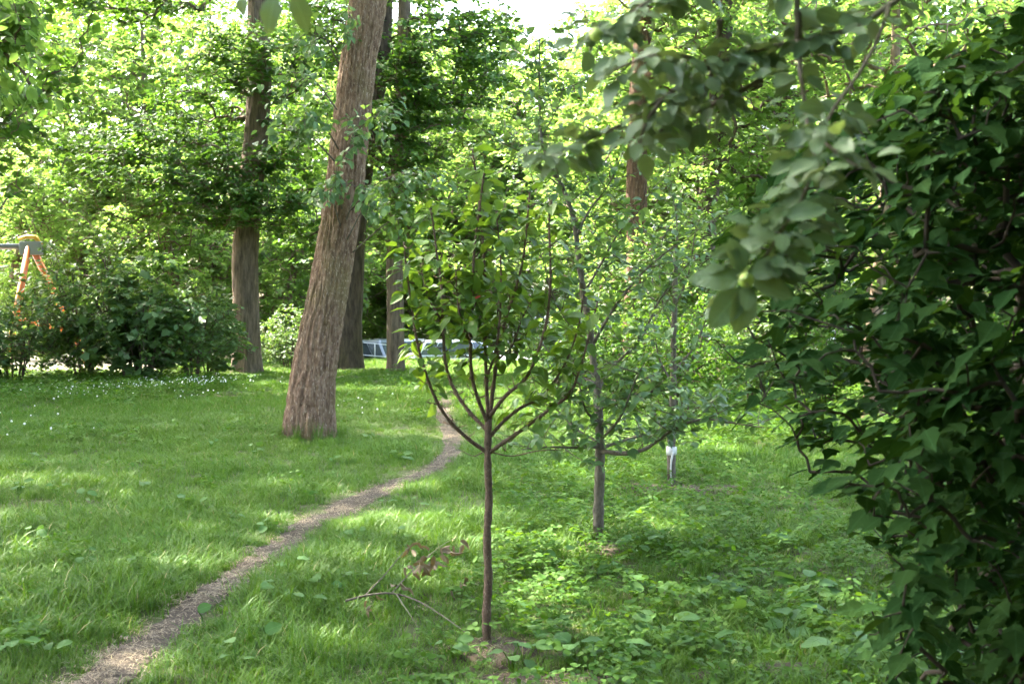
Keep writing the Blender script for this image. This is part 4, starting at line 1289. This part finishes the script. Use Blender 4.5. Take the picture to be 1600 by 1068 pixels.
def car(name, label, x, y, rz, paint, s=1.0, wagon=False):
    z = float(gh(x, y)) + .024
    t = thing(name, label, 'car', (x, y, z), 'cars parked beyond the lawn')
    t.rotation_euler = (0, 0, rz); t.scale = (s, s, s)
    # lower body: sections along x
    sec = [(-2.2, .45, .72, .62), (-2.12, .30, .88, .76), (-1.5, .22, .95, .84), (-.5, .20, .96, .87), (.6, .20, .95, .87), (1.3, .22, .90, .86), (1.9, .28, .78, .80), (2.15, .42, .62, .66)]
    V = []; F = []
    prof = [(-1, .0), (-1.0, .45), (-.93, .80), (-.6, 1.0), (.6, 1.0), (.93, .80), (1.0, .45), (1, .0)]
    for (cx, z0, z1, hw) in sec:
        for (py, pz) in prof: V.append((cx, py * hw, z0 + (z1 - z0) * pz))
    n = len(prof)
    for i in range(len(sec) - 1):
        for k in range(n):
            a, b = i * n + k, i * n + (k + 1) % n
            F.append((a, b, b + n, a + n))
    F += [tuple(range(n))[::-1], tuple((len(sec) - 1) * n + k for k in range(n))]
    m = MB(); m.add(V, F); m.build('body', paint, t, smooth=False, bevel=.025)
    # cabin
    xr = -1.95 if wagon else -1.55
    base_ = [(xr, .74), (-1.2 if not wagon else -1.5, .80), (.2, .82), (1.15, .76)]
    top_ = [(xr + .35, .58), (-.9 if not wagon else -1.1, .64), (.1, .64), (.45, .60)]
    ht = 1.46
    V = []; F = []
    for (bx, bw), (tx, tw) in zip(base_, top_):
        V += [(bx, -bw, .90), (tx, -tw, ht - .06), (tx, -tw * .8, ht), (tx, tw * .8, ht), (tx, tw, ht - .06), (bx, bw, .90)]
    for i in range(3):
        for k in range(5):
            a = i * 6 + k
            F.append((a, a + 6, a + 7, a + 1))
    F += [tuple(range(6)), tuple(18 + k for k in range(6))[::-1]]
    m = MB(); m.add(V, F); m.build('cabin', paint, t, bevel=.05, smooth=True)
    # windows: panes a little proud of the cabin
    def pane(pts, nrm_):
        nn = np.array(nrm_) * .018
        P0 = [np.array(p) + nn for p in pts]; P1 = [np.array(p) + nn * .2 for p in pts]
        m = MB(); k = len(pts)
        m.add([tuple(p) for p in P0 + P1], [tuple(range(k)), tuple(range(k, 2 * k))[::-1]] + [(i, i + k, (i + 1) % k + k, (i + 1) % k) for i in range(k)])
        m.build('window', M['glass'], t)
    def on(i, f, sgn, e=0):
        (bx, bw), (tx, tw) = base_[i], top_[i]
        return (bx + (tx - bx) * f + e, sgn * (bw + (tw - bw) * f), .90 + (ht - .06 - .90) * f)
    for sg in (-1, 1):
        for i, (ea, eb) in enumerate(((.06, -.02), (.02, -.02), (.02, -.10))):
            pane([on(i, .10, sg, ea), on(i + 1, .10, sg, eb), on(i + 1, .92, sg, eb), on(i, .92, sg, ea)], (0, sg, .35))
    for i, sg in ((0, -1), (3, 1)):
        pane([on(i, .12, -.88), on(i, .12, .88), on(i, .92, .84), on(i, .92, -.84)], (sg * .8, 0, .5))
    for wx in (-1.35, 1.35):
        for wy in (-.80, .80):
            m = MB(); m.tube([(wx, wy - .1, .32), (wx, wy + .1, .32)], .32, 24); w = m.build('wheel', M['tyre'], t, smooth=False)
            m = MB(); sg = 1 if wy > 0 else -1
            m.tube([(wx, wy + sg * .1, .32), (wx, wy + sg * .115, .32)], .21, 18); m.build('rim', M['rail'], w)
    for wy in (-.62, .62):
        m = MB(); m.box((2.02, wy, .62), (.14, .28, .12)); m.build('headlight', M['lamp_white'], t, bevel=.02)
        m = MB(); m.box((-2.13, wy * 1.05, .74), (.12, .22, .2)); m.build('taillight', M['lamp_red'], t, bevel=.02)


for (nm, lab, px, y, rz, pm, wg) in (('parked_car', 'blue grey parked car seen right of the leaning trunk', 548, 45.6, math.radians(152), M['bluegrey'], True),
                                     ('parked_car', 'silver parked car partly hidden by the slim grey trunk', 640, 46.8, math.radians(28), M['silver'], False),
                                     ('parked_car', 'pale parked car with red tail light right of the slim trunk', 722, 45.6, math.radians(24), M['pale'], True),
                                     ('parked_car', 'silver parked car behind the front sapling', 880, 46.2, math.radians(183), M['silver'], False)):
    car(nm, lab, (px - 800) / FPX * y, y, rz, pm, 1.0, wg)


def railing():
    pts = [G(538, 566), None]
    y0, y1 = 38.6, 41.2
    x0, x1 = (520 - 800) / FPX * y0, (770 - 800) / FPX * y1
    t = thing('metal_railing', 'low pale metal railing in front of the parked cars', 'railing', (x0, y0, float(gh(x0, y0))))
    b = np.array([x0, y0, float(gh(x0, y0))])
    ps = []
    for f in np.linspace(0, 1, 5):
        q = np.array([x0 + (x1 - x0) * f, y0 + (y1 - y0) * f, 0]); q[2] = float(gh(q[0], q[1]))
        m = MB(); m.tube([q - b + np.array([0, 0, -.05]), q - b + np.array([0, 0, .82])], .016, 8); m.build('post', M['rail'], t, smooth=True)
        ps.append(q)
    for h in (.80, .42):
        m = MB(); m.tube([p - b + np.array([0, 0, h]) for p in ps], .012, 8); m.build('rail', M['rail'], t, smooth=True)


railing()


def building(name, label, x0, x1, y, depth, floors, mat, z0, px_step=3.0, rz=0.0):
    t = thing(name, label, 'building', ((x0 + x1) / 2, y, z0))
    t.rotation_euler = (0, 0, rz)
    w = x1 - x0; h = floors * 3.0 + 1.2
    m = MB(); m.box((0, depth / 2, h / 2 - .1), (w, depth, h + .2)); m.build('wall', mat, t)
    m = MB(); m.box((0, depth / 2, h + .2), (w + .8, depth + .8, .35)); m.build('roof', M['roof'], t)
    fr = None; gl = None; si = None
    n = int(w // px_step)
    for f in range(floors):
        for i in range(n):
            x = -w / 2 + (i + .5) * w / n; z = 1.2 + f * 3.0 + .9
            if fr is None:
                m = MB()
                for (cx, cz, dx, dz) in ((0, -.72, 1.5, .09), (0, .72, 1.5, .09), (-.71, 0, .09, 1.35), (.71, 0, .09, 1.35), (0, 0, .07, 1.35)): m.box((cx, -.05, cz), (dx, .1, dz))
                fr = m.build('window', M['white'], t, (x, 0, z))
                m = MB(); m.box((0, -.012, 0), (1.34, .02, 1.35)); gl = m.build('pane', M['glass'], fr)
                m = MB(); m.box((0, -.10, -.82), (1.7, .2, .06)); si = m.build('sill', M['facade2'], fr)
            else:
                o = fr.copy(); COL.objects.link(o); o.location = (x, 0, z)
                for ch in (gl, si):
                    c = ch.copy(); COL.objects.link(c); c.parent = o
    return t


building('apartment_building', 'pinkish white building glimpsed between the leaves behind the saplings', -1.5, 19, 76, 12, 4, M['facade'], -1.0, 3.0, math.radians(-32))
building('low_building', 'pale building glimpsed behind the trees at the left edge', -40, -22.5, 66, 9, 2, M['facade2'], 0.0)


def picket(name, label, x0, x1, y, h, mat, step=.22):
    b = np.array([x0, y, float(gh(x0, y))])
    t = thing(name, label, 'fence', b)
    n = int((x1 - x0) / step)
    me = None
    for i in range(n + 1):
        x = x0 + i * step
        if me is None:
            m = MB(); m.box((0, 0, h / 2), (.06, .03, h)); o = m.build('picket', mat, t, (0, 0, 0)); me = o.data
        else: put('picket', me, None, t, (x - x0, 0, float(gh(x, y)) - b[2]))
    for z in (.25, h - .25):
        m = MB(); m.box(((x1 - x0) / 2, .04, z), (x1 - x0, .04, .07)); m.build('rail', mat, t)


picket('picket_fence', 'white upright bar fence in front of the pinkish building', -.6, 4.4, 53, 2.2, M['white'])
picket('bar_fence', 'pale bar fence behind the playground at the left edge', -24, -17, 51.5, 2.4, M['rail'], .25)

b = np.array([(741 - 800) / FPX * 52, 52.0, 0]); b[2] = float(gh(b[0], b[1]))
t = thing('road_sign', 'small red road sign on a grey post beyond the parked cars', 'sign', b)
m = MB(); m.tube([(0, 0, -.1), (0, 0, 3.6)], .035, 8); m.build('post', M['rail'], t)
m = MB(); m.tube([(0, -.04, 3.3), (0, -.06, 3.3)], .34, 24); m.build('plate', M['red'], t)
m = MB(); m.box((0, -.064, 3.3), (.46, .006, .1)); m.build('bar', M['white'], t)

# ------------------------------------------------------------------ fallen branch and fallen apple
def fallen_branch():
    rng = np.random.default_rng(180)
    loc = G(600, 960)
    t = thing('fallen_branch', 'dry fallen branch with withered brown leaves lying in the grass', 'branch', loc)
    d = loc[1]
    def gp(px, py, h):
        q = G(px, py); q[2] += h
        return q - loc
    m = MB()
    m.tube(catmull([gp(540, 965, .09), gp(575, 962, .11), gp(612, 962, .12), gp(650, 970, .11), gp(690, 985, .08), (gp(735, 1002, .03))], 18), np.linspace(.0065, .003, 18), 8)
    m.tube(catmull([gp(570, 963, .11), gp(600, 945, .16), gp(635, 925, .24), gp(668, 905, .26)], 14), np.linspace(.0035, .0015, 14), 6)
    m.tube(catmull([gp(612, 962, .12), gp(650, 930, .16), gp(690, 905, .20), gp(715, 890, .20)], 14), np.linspace(.0035, .0015, 14), 6)
    m.tube(catmull([gp(620, 964, .12), gp(640, 990, .10), gp(655, 1000, .06)], 8), np.linspace(.004, .002, 8), 5)
    m.build('stick', M['bark_grey'], t, smooth=True)
    pos, ax, no, sc = [], [], [], []
    for (px, py, n, h) in ((640, 915, 5, .22), (648, 930, 7, .16), (665, 925, 10, .17), (682, 915, 9, .18), (712, 900, 7, .16), (627, 950, 4, .12), (575, 968, 5, .08), (715, 935, 4, .08)):
        for i in range(n):
            q = G(px + rng.normal(0, 8), py + rng.normal(0, 5)); q[2] += h + rng.normal(0, .02)
            pos.append(q); ax.append(rng.normal(0, 1, 3) + np.array([0, 0, -.9])); no.append(rng.normal(0, 1, 3)); sc.append(rng.uniform(.05, .085))
    fr = frames(np.array(pos), np.array(ax), np.array(no), np.array(sc))
    curl = strip_leaf([0, .15, .4, .7, 1], [0, .16, .22, .16, 0], .9, .45, .04)
    leaf_objects(leaf_meshes('withered_leaf', [curl], M['dead']), *fr, rng, t, loc, 'withered_leaf')


fallen_branch()
q = G(1148, 1046)
o = put('fallen_apple', APPLE, None, None, (q[0], q[1], q[2] + .035)); o.scale = (.016,) * 3; o.rotation_euler = (1.2, .3, 0)
tag(o, 'small green apple lying on the bare soil under the bush', 'apple')

# ------------------------------------------------------------------ broad-leaved plants standing out of the lawn
def broad_plants():
    rng = np.random.default_rng(190)
    ms = leaf_meshes('leaf', [strip_leaf([0, .08, .28, .55, .8, .94, 1], [0, .24, .38, .38, .26, .12, 0], f, c, w) for f, c, w in ((.15, .25, .03), (.05, .4, .04), (.3, .1, .03))], M['broad'])
    grp = 'broad leaved weeds in the lawn'
    pl = [(70, 728, .12, 3, 'pale broad leaf pair in the grass at far left'), (30, 775, .10, 5, 'cluster of broad leaves at the left edge of the lawn'), (90, 780, .09, 4, None), (130, 790, .09, 3, None),
          (225, 770, .09, 4, None), (270, 800, .09, 4, None), (305, 800, .09, 3, None), (365, 820, .08, 3, None), (55, 855, .08, 4, None), (130, 888, .08, 4, None), (205, 900, .09, 3, None),
          (40, 1000, .10, 4, 'dark broad leaved weed near the lower left corner'), (75, 1040, .09, 6, 'broad leaved weed clump at the bottom left left of the path'), (20, 1050, .09, 3, None),
          (320, 978, .10, 1, 'single upright broad leaf on the right edge of the dirt path'), (425, 1012, .115, 1, 'single round pale leaf standing near the bottom left of the sapling'),
          (432, 935, .10, 3, 'bluish broad leaves in the grass below the path'), (510, 930, .09, 2, None), (545, 925, .09, 2, None), (480, 960, .08, 2, None), (455, 905, .08, 3, None),
          (420, 838, .08, 5, 'broad leaved weed on the left edge of the dirt path'), (625, 725, .11, 6, 'broad leaved weed beside the bend of the dirt path'), (575, 690, .10, 4, None), (518, 724, .10, 4, None),
          (650, 800, .08, 2, None), (600, 800, .08, 2, None), (555, 850, .08, 2, None), (620, 850, .08, 3, None), (395, 712, .10, 4, None), (330, 705, .09, 4, None), (700, 1040, .09, 4, None),
          (370, 1050, .08, 3, None), (800, 1048, .08, 4, None), (800, 970, .09, 4, None), (820, 1050, .10, 4, None), (850, 1000, .09, 4, None), (960, 905, .09, 5, None), (880, 890, .09, 4, None),
          (1080, 815, .10, 5, None), (1150, 830, .10, 5, None), (1000, 870, .10, 5, None), (1110, 950, .11, 5, None), (1040, 1000, .11, 6, None), (1180, 980, .12, 6, None), (1260, 940, .13, 7, None),
          (1240, 1000, .13, 7, None), (1310, 985, .13, 6, None), (1210, 870, .10, 4, None), (1100, 1030, .10, 5, None), (960, 1040, .10, 5, None), (900, 1040, .09, 5, None), (1020, 940, .10, 5, None),
          (1320, 1040, .13, 7, None), (1440, 1010, .13, 7, None), (1500, 1050, .14, 7, None), (1560, 980, .13, 7, None), (1400, 1060, .12, 6, None)]
    marks = [('the left edge', 0, 800), ('the lower left corner', 0, 1068), ('the leaning trunk', 485, 685), ('the bend of the path', 690, 730), ('the middle of the path', 450, 845),
             ('the near end of the path', 200, 1030), ('the fallen branch', 630, 930), ('the front sapling', 761, 1005), ('the middle sapling', 936, 846), ('the white tied sapling', 1048, 757),
             ('the dark bush', 1370, 900), ('the bottom edge', 900, 1068), ('the lower right corner', 1600, 1068), ('the bare soil at the bush', 1215, 1052)]
    seen = {}
    for (px, py, s, n, lab) in pl:
        b = G(px, py)
        right = px > 690
        if lab is None:
            nm, mx_, my_ = min(marks, key=lambda q: (q[1] - px) ** 2 + (1.6 * (q[2] - py)) ** 2)
            dx, dy = px - mx_, py - my_
            rel = ('right of' if dx > 0 else 'left of') if abs(dx) > abs(dy) * 1.2 else ('below' if dy > 0 else 'above')
            lab = '%s weed with %s broad leaves %s %s' % ('large' if s > .105 else 'small' if s < .085 else 'low', ('no', 'one', 'two', 'three', 'four', 'five', 'six', 'seven')[n], rel, nm)
            seen[lab] = seen.get(lab, 0) + 1
            if seen[lab] > 1: lab += ', nearer' if py > seen.get(lab + '#', 0) else ', farther off'
            seen[lab + '#'] = py
        t = thing('broad_leaved_weed', lab, 'plant', b, grp + (' at right' if right else ' at left'))
        if not right: s *= .82
        pos, ax, no, sc = [], [], [], []
        mb = MB()
        for i in range(n):
            ph = i * 2.4 + rng.normal(0, .4)
            h = rng.uniform(.05, .13) if n > 1 else .085
            e = b + np.array([math.cos(ph) * s * .5, math.sin(ph) * s * .5, h])
            if n == 1: e = b + np.array([-.03, -.02, h])
            mb.tube([np.zeros(3) - np.array([0, 0, .02]), (e - b) * np.array([.4, .4, .6]), e - b], [.004, .003, .0025], 5)
            dd = np.array([math.cos(ph), math.sin(ph), rng.normal(.1, .25)]) if n > 1 else np.array([.9, .1, .45])
            pos.append(e); ax.append(dd); no.append(np.array([0, -.25, 1.]) + rng.normal(0, .3, 3) if n > 1 else np.array([-.2, -.9, .5])); sc.append(s * rng.uniform(.7, 1.2))
        fr = frames(np.array(pos), np.array(ax), np.array(no), np.array(sc))
        mb.build('stalks', M['weed'], t)
        leaf_objects(ms, *fr, rng, t, b)


broad_plants()

# ------------------------------------------------------------------ grass, ground cover, straw, clover flowers (uncountable)
def blades(rng, n, rad, hmin, hmax, w, lean, segs=3):
    V = []; F = []; T = []
    for i in range(n):
        a = rng.uniform(0, 2 * math.pi); r = rad * math.sqrt(rng.random())
        x, y = r * math.cos(a), r * math.sin(a)
        h = rng.uniform(hmin, hmax); ph = rng.uniform(0, 2 * math.pi)
        l = h * rng.uniform(.15, 1) * lean
        dx, dy = math.cos(ph), math.sin(ph); sx, sy = -dy * w / 2, dx * w / 2
        b = len(V); tv = rng.random()
        for s in range(segs):
            f = s / segs
            z = h * (f - .25 * lean * f * f); o = l * f * f; k = 1 - f * .55
            V += [(x + dx * o - sx * k, y + dy * o - sy * k, z - .01), (x + dx * o + sx * k, y + dy * o + sy * k, z - .01)]
        V.append((x + dx * l, y + dy * l, h * (1 - .25 * lean) - .01))
        T += [tv] * (2 * segs + 1)
        for s in range(segs - 1):
            p = b + 2 * s
            F += [(p, p + 1, p + 3), (p, p + 3, p + 2)]
        F.append((b + 2 * segs - 2, b + 2 * segs - 1, b + 2 * segs))
    return np.array(V), np.array(F), np.array(T)


def scatter(name, label, pts, rot, scl, idx, srcs):
    """one uncountable object: small clumps set out on points by geometry nodes"""
    coll = bpy.data.collections.new(name + '_pieces')
    for i, (me) in enumerate(srcs):
        coll.objects.link(bpy.data.objects.new('%s_piece_%02d' % (name, i), me))
    me = bpy.data.meshes.new(name)
    me.vertices.add(len(pts)); me.vertices.foreach_set('co', np.ascontiguousarray(pts, np.float32).ravel())
    a = me.attributes.new('rot', 'FLOAT_VECTOR', 'POINT'); a.data.foreach_set('vector', np.ascontiguousarray(rot, np.float32).ravel())
    a = me.attributes.new('scl', 'FLOAT', 'POINT'); a.data.foreach_set('value', np.ascontiguousarray(scl, np.float32))
    a = me.attributes.new('idx', 'INT', 'POINT'); a.data.foreach_set('value', np.ascontiguousarray(idx, np.int32))
    o = put(name, me)
    tag(o, label, kind='stuff')
    ng = bpy.data.node_groups.new(name, 'GeometryNodeTree')
    ng.interface.new_socket('Geometry', in_out='INPUT', socket_type='NodeSocketGeometry')
    ng.interface.new_socket('Geometry', in_out='OUTPUT', socket_type='NodeSocketGeometry')
    gi = ng.nodes.new('NodeGroupInput'); go = ng.nodes.new('NodeGroupOutput')
    ip = ng.nodes.new('GeometryNodeInstanceOnPoints')
    ci = ng.nodes.new('GeometryNodeCollectionInfo')
    ci.inputs['Collection'].default_value = coll
    ci.inputs['Separate Children'].default_value = True
    ci.inputs['Reset Children'].default_value = True
    ip.inputs['Pick Instance'].default_value = True
    def attr(nm, dt):
        n = ng.nodes.new('GeometryNodeInputNamedAttribute'); n.data_type = dt; n.inputs['Name'].default_value = nm
        return n.outputs['Attribute']
    L = ng.links.new
    L(gi.outputs[0], ip.inputs['Points']); L(ci.outputs[0], ip.inputs['Instance'])
    L(attr('idx', 'INT'), ip.inputs['Instance Index']); L(attr('rot', 'FLOAT_VECTOR'), ip.inputs['Rotation']); L(attr('scl', 'FLOAT'), ip.inputs['Scale'])
    L(ip.outputs[0], go.inputs[0])
    md = o.modifiers.new('scatter', 'NODES'); md.node_group = ng
    return o


def wedge(rng, y0, y1, dens, half=.46, extra=1.0):
    n = int(dens * (half * (y1 * y1 - y0 * y0) + 2 * extra * (y1 - y0)))
    y = np.sqrt(rng.random(n) * (y1 * y1 - y0 * y0) + y0 * y0)
    x = (rng.random(n) * 2 - 1) * (half * y + extra)
    return np.stack([x, y, gh(x, y)], 1)


def bare_mask(p):
    k = np.ones(len(p))
    for (cx, cy_, rx, ry) in BARE:
        d = np.sqrt(((p[:, 0] - cx) / rx) ** 2 + ((p[:, 1] - cy_) / ry) ** 2)
        lo = .06 if rx > .3 else .35                       # a few blades stand on the earth at the saplings' feet
        k *= lo + (1 - lo) * sstep(.55, 1.1, d)
    return k


def cover_weight(p):
    """1 where low broad-leaved ground cover takes over from grass"""
    x, y, _ = proj(p)
    w = sstep(640, 860, x + (y - 900) * .35) * sstep(690, 800, y)
    w = np.maximum(w, sstep(1080, 1320, x) * sstep(860, 960, y))
    w *= 1 - .65 * sstep(1130, 1200, x) * sstep(900, 820, y)
    n = vnoise(p[:, 0] * 1.1 + 3, p[:, 1] * 1.1)
    return np.clip(w * (.35 + 1.1 * n), 0, 1)


def lawn():
    rng = np.random.default_rng(200)
    src = []
    for i in range(8):
        V, F, T = blades(rng, 27, .085, .04, (.10, .12, .13, .12, .15, .12, .19, .17)[i], (.005, .006, .0065, .005, .007, .0055, .006, .0048)[i], 1.25)
        me = mesh_tris('grass_clump', V, F, True, {'tint': T}); me.materials.append(M['grass']); src.append(me)
    for i in range(4):
        V, F, T = blades(rng, 46, .16, .05, .13, .0075, 1.0, 2)
        me = mesh_tris('grass_clump_wide', V, F, True, {'tint': T}); me.materials.append(M['grass']); src.append(me)
    P1 = wedge(rng, 4.2, 9.5, 260); P2 = wedge(rng, 9.5, 19, 135); P3 = wedge(rng, 19, 43, 50, .46, 2.0)
    pts = np.vstack([P1, P2, P3])
    idx = np.r_[rng.integers(0, 8, len(P1)), rng.integers(0, 8, len(P2)), rng.integers(8, 12, len(P3))]
    scl = np.r_[rng.uniform(.75, 1.25, len(P1)), rng.uniform(.9, 1.4, len(P2)), rng.uniform(.85, 1.4, len(P3))]
    pd = path_dist(pts)
    tuft = vnoise(pts[:, 0] * .8 + 11, pts[:, 1] * .8)
    fine = vnoise(pts[:, 0] * 5, pts[:, 1] * 5 + 20)
    keep = sstep(-.03, .10, pd + (fine - .5) * .10) * bare_mask(pts) * (1 - .22 * cover_weight(pts))
    keep *= (pts[:, 0] > -9) | (pts[:, 1] < 31.5)
    keep *= .75 + .5 * fine
    ok = rng.random(len(pts)) < keep
    scl = scl * (.5 + .95 * tuft) * (.6 + .4 * sstep(0, .35, pd))
    pts, idx, scl = pts[ok], idx[ok], scl[ok]
    rot = np.stack([rng.normal(0, .12, len(pts)), rng.normal(0, .12, len(pts)), rng.uniform(0, 6.28, len(pts))], 1)
    scatter('lawn_grass', 'short green grass covering the lawn', pts, rot, scl, idx, src)
    # taller tufts
    tp = np.array([G(x, y) for x, y in ((1085, 905), (1100, 915), (1092, 895), (1075, 912), (860, 985), (1240, 740), (1225, 760), (1180, 745), (700, 760), (930, 985), (980, 800), (1020, 830), (560, 1035), (500, 1040), (470, 1030), (620, 1030), (230, 950), (200, 960), (180, 930), (720, 830), (690, 850))] + [b1 + np.array([q * math.cos(a), q * math.sin(a), 0]) for q in (.35, .43) for a in np.linspace(0, 6.2, 11) + q * 9])
    tp[:, 2] = gh(tp[:, 0], tp[:, 1])
    V, F, T = blades(rng, 26, .05, .16, .34, .006, .7, 4)
    me = mesh_tris('grass_tuft', V, F, True, {'tint': T * .9}); me.materials.append(M['grass'])
    rot = np.stack([np.zeros(len(tp)), np.zeros(len(tp)), rng.uniform(0, 6.28, len(tp))], 1)
    scatter('tall_grass', 'taller grass tufts among the ground cover', tp, rot, rng.uniform(.6, 1.0, len(tp)), np.zeros(len(tp), int), [me])


lawn()


def cover():
    rng = np.random.default_rng(210)
    lt = strip_leaf([0, .2, .5, .8, 1], [0, .26, .36, .22, 0], .25, .2, .02)
    src = []
    for v in range(6):
        pos, ax, no, sc = [], [], [], []
        for s in range(6):
            a = s * 2.4 + v; r = rng.uniform(.01, .07); h = rng.uniform(.035, .13)
            c = np.array([math.cos(a) * r, math.sin(a) * r, h])
            for k in range(3):
                ph = a + (k - 1) * 1.5 + rng.normal(0, .2)
                dd = np.array([math.cos(ph), math.sin(ph), rng.normal(.05, .25)])
                pos.append(c + dd * .004); ax.append(dd); no.append(np.array([0, 0, 1.]) + rng.normal(0, .3, 3)); sc.append(rng.uniform(.022, .040))
        pos, ax, no, sc = frames(np.array(pos), np.array(ax), np.array(no), np.array(sc))
        bn = np.cross(no, ax)
        V0, F0, _ = lt
        V = pos[:, None] + sc[:, None, None] * (V0[None, :, 0:1] * ax[:, None] + V0[None, :, 1:2] * bn[:, None] + V0[None, :, 2:3] * no[:, None])
        F = (F0[None] + (np.arange(len(pos)) * len(V0))[:, None, None]).reshape(-1, 3)
        me = mesh_tris('cover_plant', V.reshape(-1, 3), F, True, {'tint': np.repeat(rng.random(len(pos)), len(V0))}); me.materials.append(M['weed']); src.append(me)
    p = wedge(rng, 4.4, 14, 80, .46, .6)
    w = cover_weight(p) * bare_mask(p) * sstep(.05, .3, path_dist(p))
    lawnw = .028 * sstep(.52, .75, vnoise(p[:, 0] * .9 + 31, p[:, 1] * .9)) * 3.6
    ok = rng.random(len(p)) < np.maximum(w, lawnw * sstep(.1, .3, path_dist(p)) * bare_mask(p))
    far = wedge(rng, 14, 31, 34, .46, .5)
    fx, fy, _ = proj(far)
    fw = .12 * sstep(.5, .7, vnoise(far[:, 0] * .5 + 5, far[:, 1] * .5)) + .9 * sstep(420, 120, fx) * sstep(650, 600, fy) + .5 * sstep(950, 1100, fx)
    far = far[rng.random(len(far)) < fw * (path_dist(far) > .15)]
    pts = np.vstack([p[ok], far])
    scl = np.r_[rng.uniform(.75, 1.35, int(ok.sum())), rng.uniform(1.1, 2.0, len(far))]
    rot = np.stack([rng.normal(0, .15, len(pts)), rng.normal(0, .15, len(pts)), rng.uniform(0, 6.28, len(pts))], 1)
    scatter('ground_cover', 'low three leaved ground cover round the saplings', pts, rot, scl, rng.integers(0, 6, len(pts)), src)


cover()


def litter():
    rng = np.random.default_rng(220)
    src = []
    for v in range(4):
        V = []; F = []
        for i in range(9):
            x, y = rng.normal(0, .05, 2); a = rng.uniform(0, 6.28); l = rng.uniform(.02, .075); w = .0015
            dx, dy = math.cos(a) * l, math.sin(a) * l; z = rng.uniform(.003, .014); b = len(V)
            sx, sy = -math.sin(a) * w, math.cos(a) * w
            V += [(x - sx, y - sy, z), (x + sx, y + sy, z), (x + dx * .5 + sx, y + dy * .5 + sy, z + .006), (x + dx * .5 - sx, y + dy * .5 - sy, z + .006), (x + dx, y + dy, z)]
            F += [(b, b + 1, b + 2), (b, b + 2, b + 3), (b + 3, b + 2, b + 4)]
        me = mesh_tris('straw_bits', np.array(V), np.array(F), False, {'tint': np.repeat(rng.random(9), 5)}); me.materials.append(M['straw']); src.append(me)
    i = rng.integers(0, 150, 750)
    t = nrm(np.gradient(PC[:, :2], axis=0)); n = np.stack([-t[:, 1], t[:, 0]], 1)
    q = PC[i, :2] + n[i] * (rng.normal(0, .55, len(i)) * PW[i])[:, None] + rng.normal(0, .05, (len(i), 2))
    q = q[q[:, 1] > 4.5]
    ex = []
    for (cx, cy_, rx, ry) in BARE: ex.append(np.stack([cx + rng.normal(0, rx * .6, int(60 * rx)), cy_ + rng.normal(0, ry * .6, int(60 * rx))], 1))
    e2 = wedge(rng, 4.6, 12, 5)[:, :2]
    q = np.vstack([q] + ex + [e2])
    pts = np.stack([q[:, 0], q[:, 1], gh(q[:, 0], q[:, 1]) + .012], 1)
    rot = np.stack([np.zeros(len(pts))] * 2 + [rng.uniform(0, 6.28, len(pts))], 1)
    scatter('straw_litter', 'dry straw and grass litter strewn on the dirt path', pts, rot, rng.uniform(.7, 1.3, len(pts)), rng.integers(0, 4, len(pts)), src)


litter()


def clover():
    rng = np.random.default_rng(230)
    bm = bmesh.new(); bmesh.ops.create_icosphere(bm, subdivisions=1, radius=.013)
    me = bpy.data.meshes.new('clover_head'); bm.to_mesh(me); bm.free(); me.materials.append(M['petal'])
    pts = []
    for (px, py, sx, sy, n) in ((230, 606, 110, 9, 210), (120, 615, 70, 8, 50), (330, 600, 60, 7, 60), (60, 660, 60, 25, 12), (560, 640, 60, 15, 8)):
        for i in range(n):
            g = G(px + rng.normal(0, sx * .6), max(592, py + rng.normal(0, sy * .7)))
            g[2] += rng.uniform(.08, .16); pts.append(g)
    pts = np.array(pts)
    scatter('clover_flower_litter', 'tiny white clover flowers dotted in the lawn before the shrubs', pts, np.zeros((len(pts), 3)), rng.uniform(.7, 1.4, len(pts)), np.zeros(len(pts), int), [me])


clover()
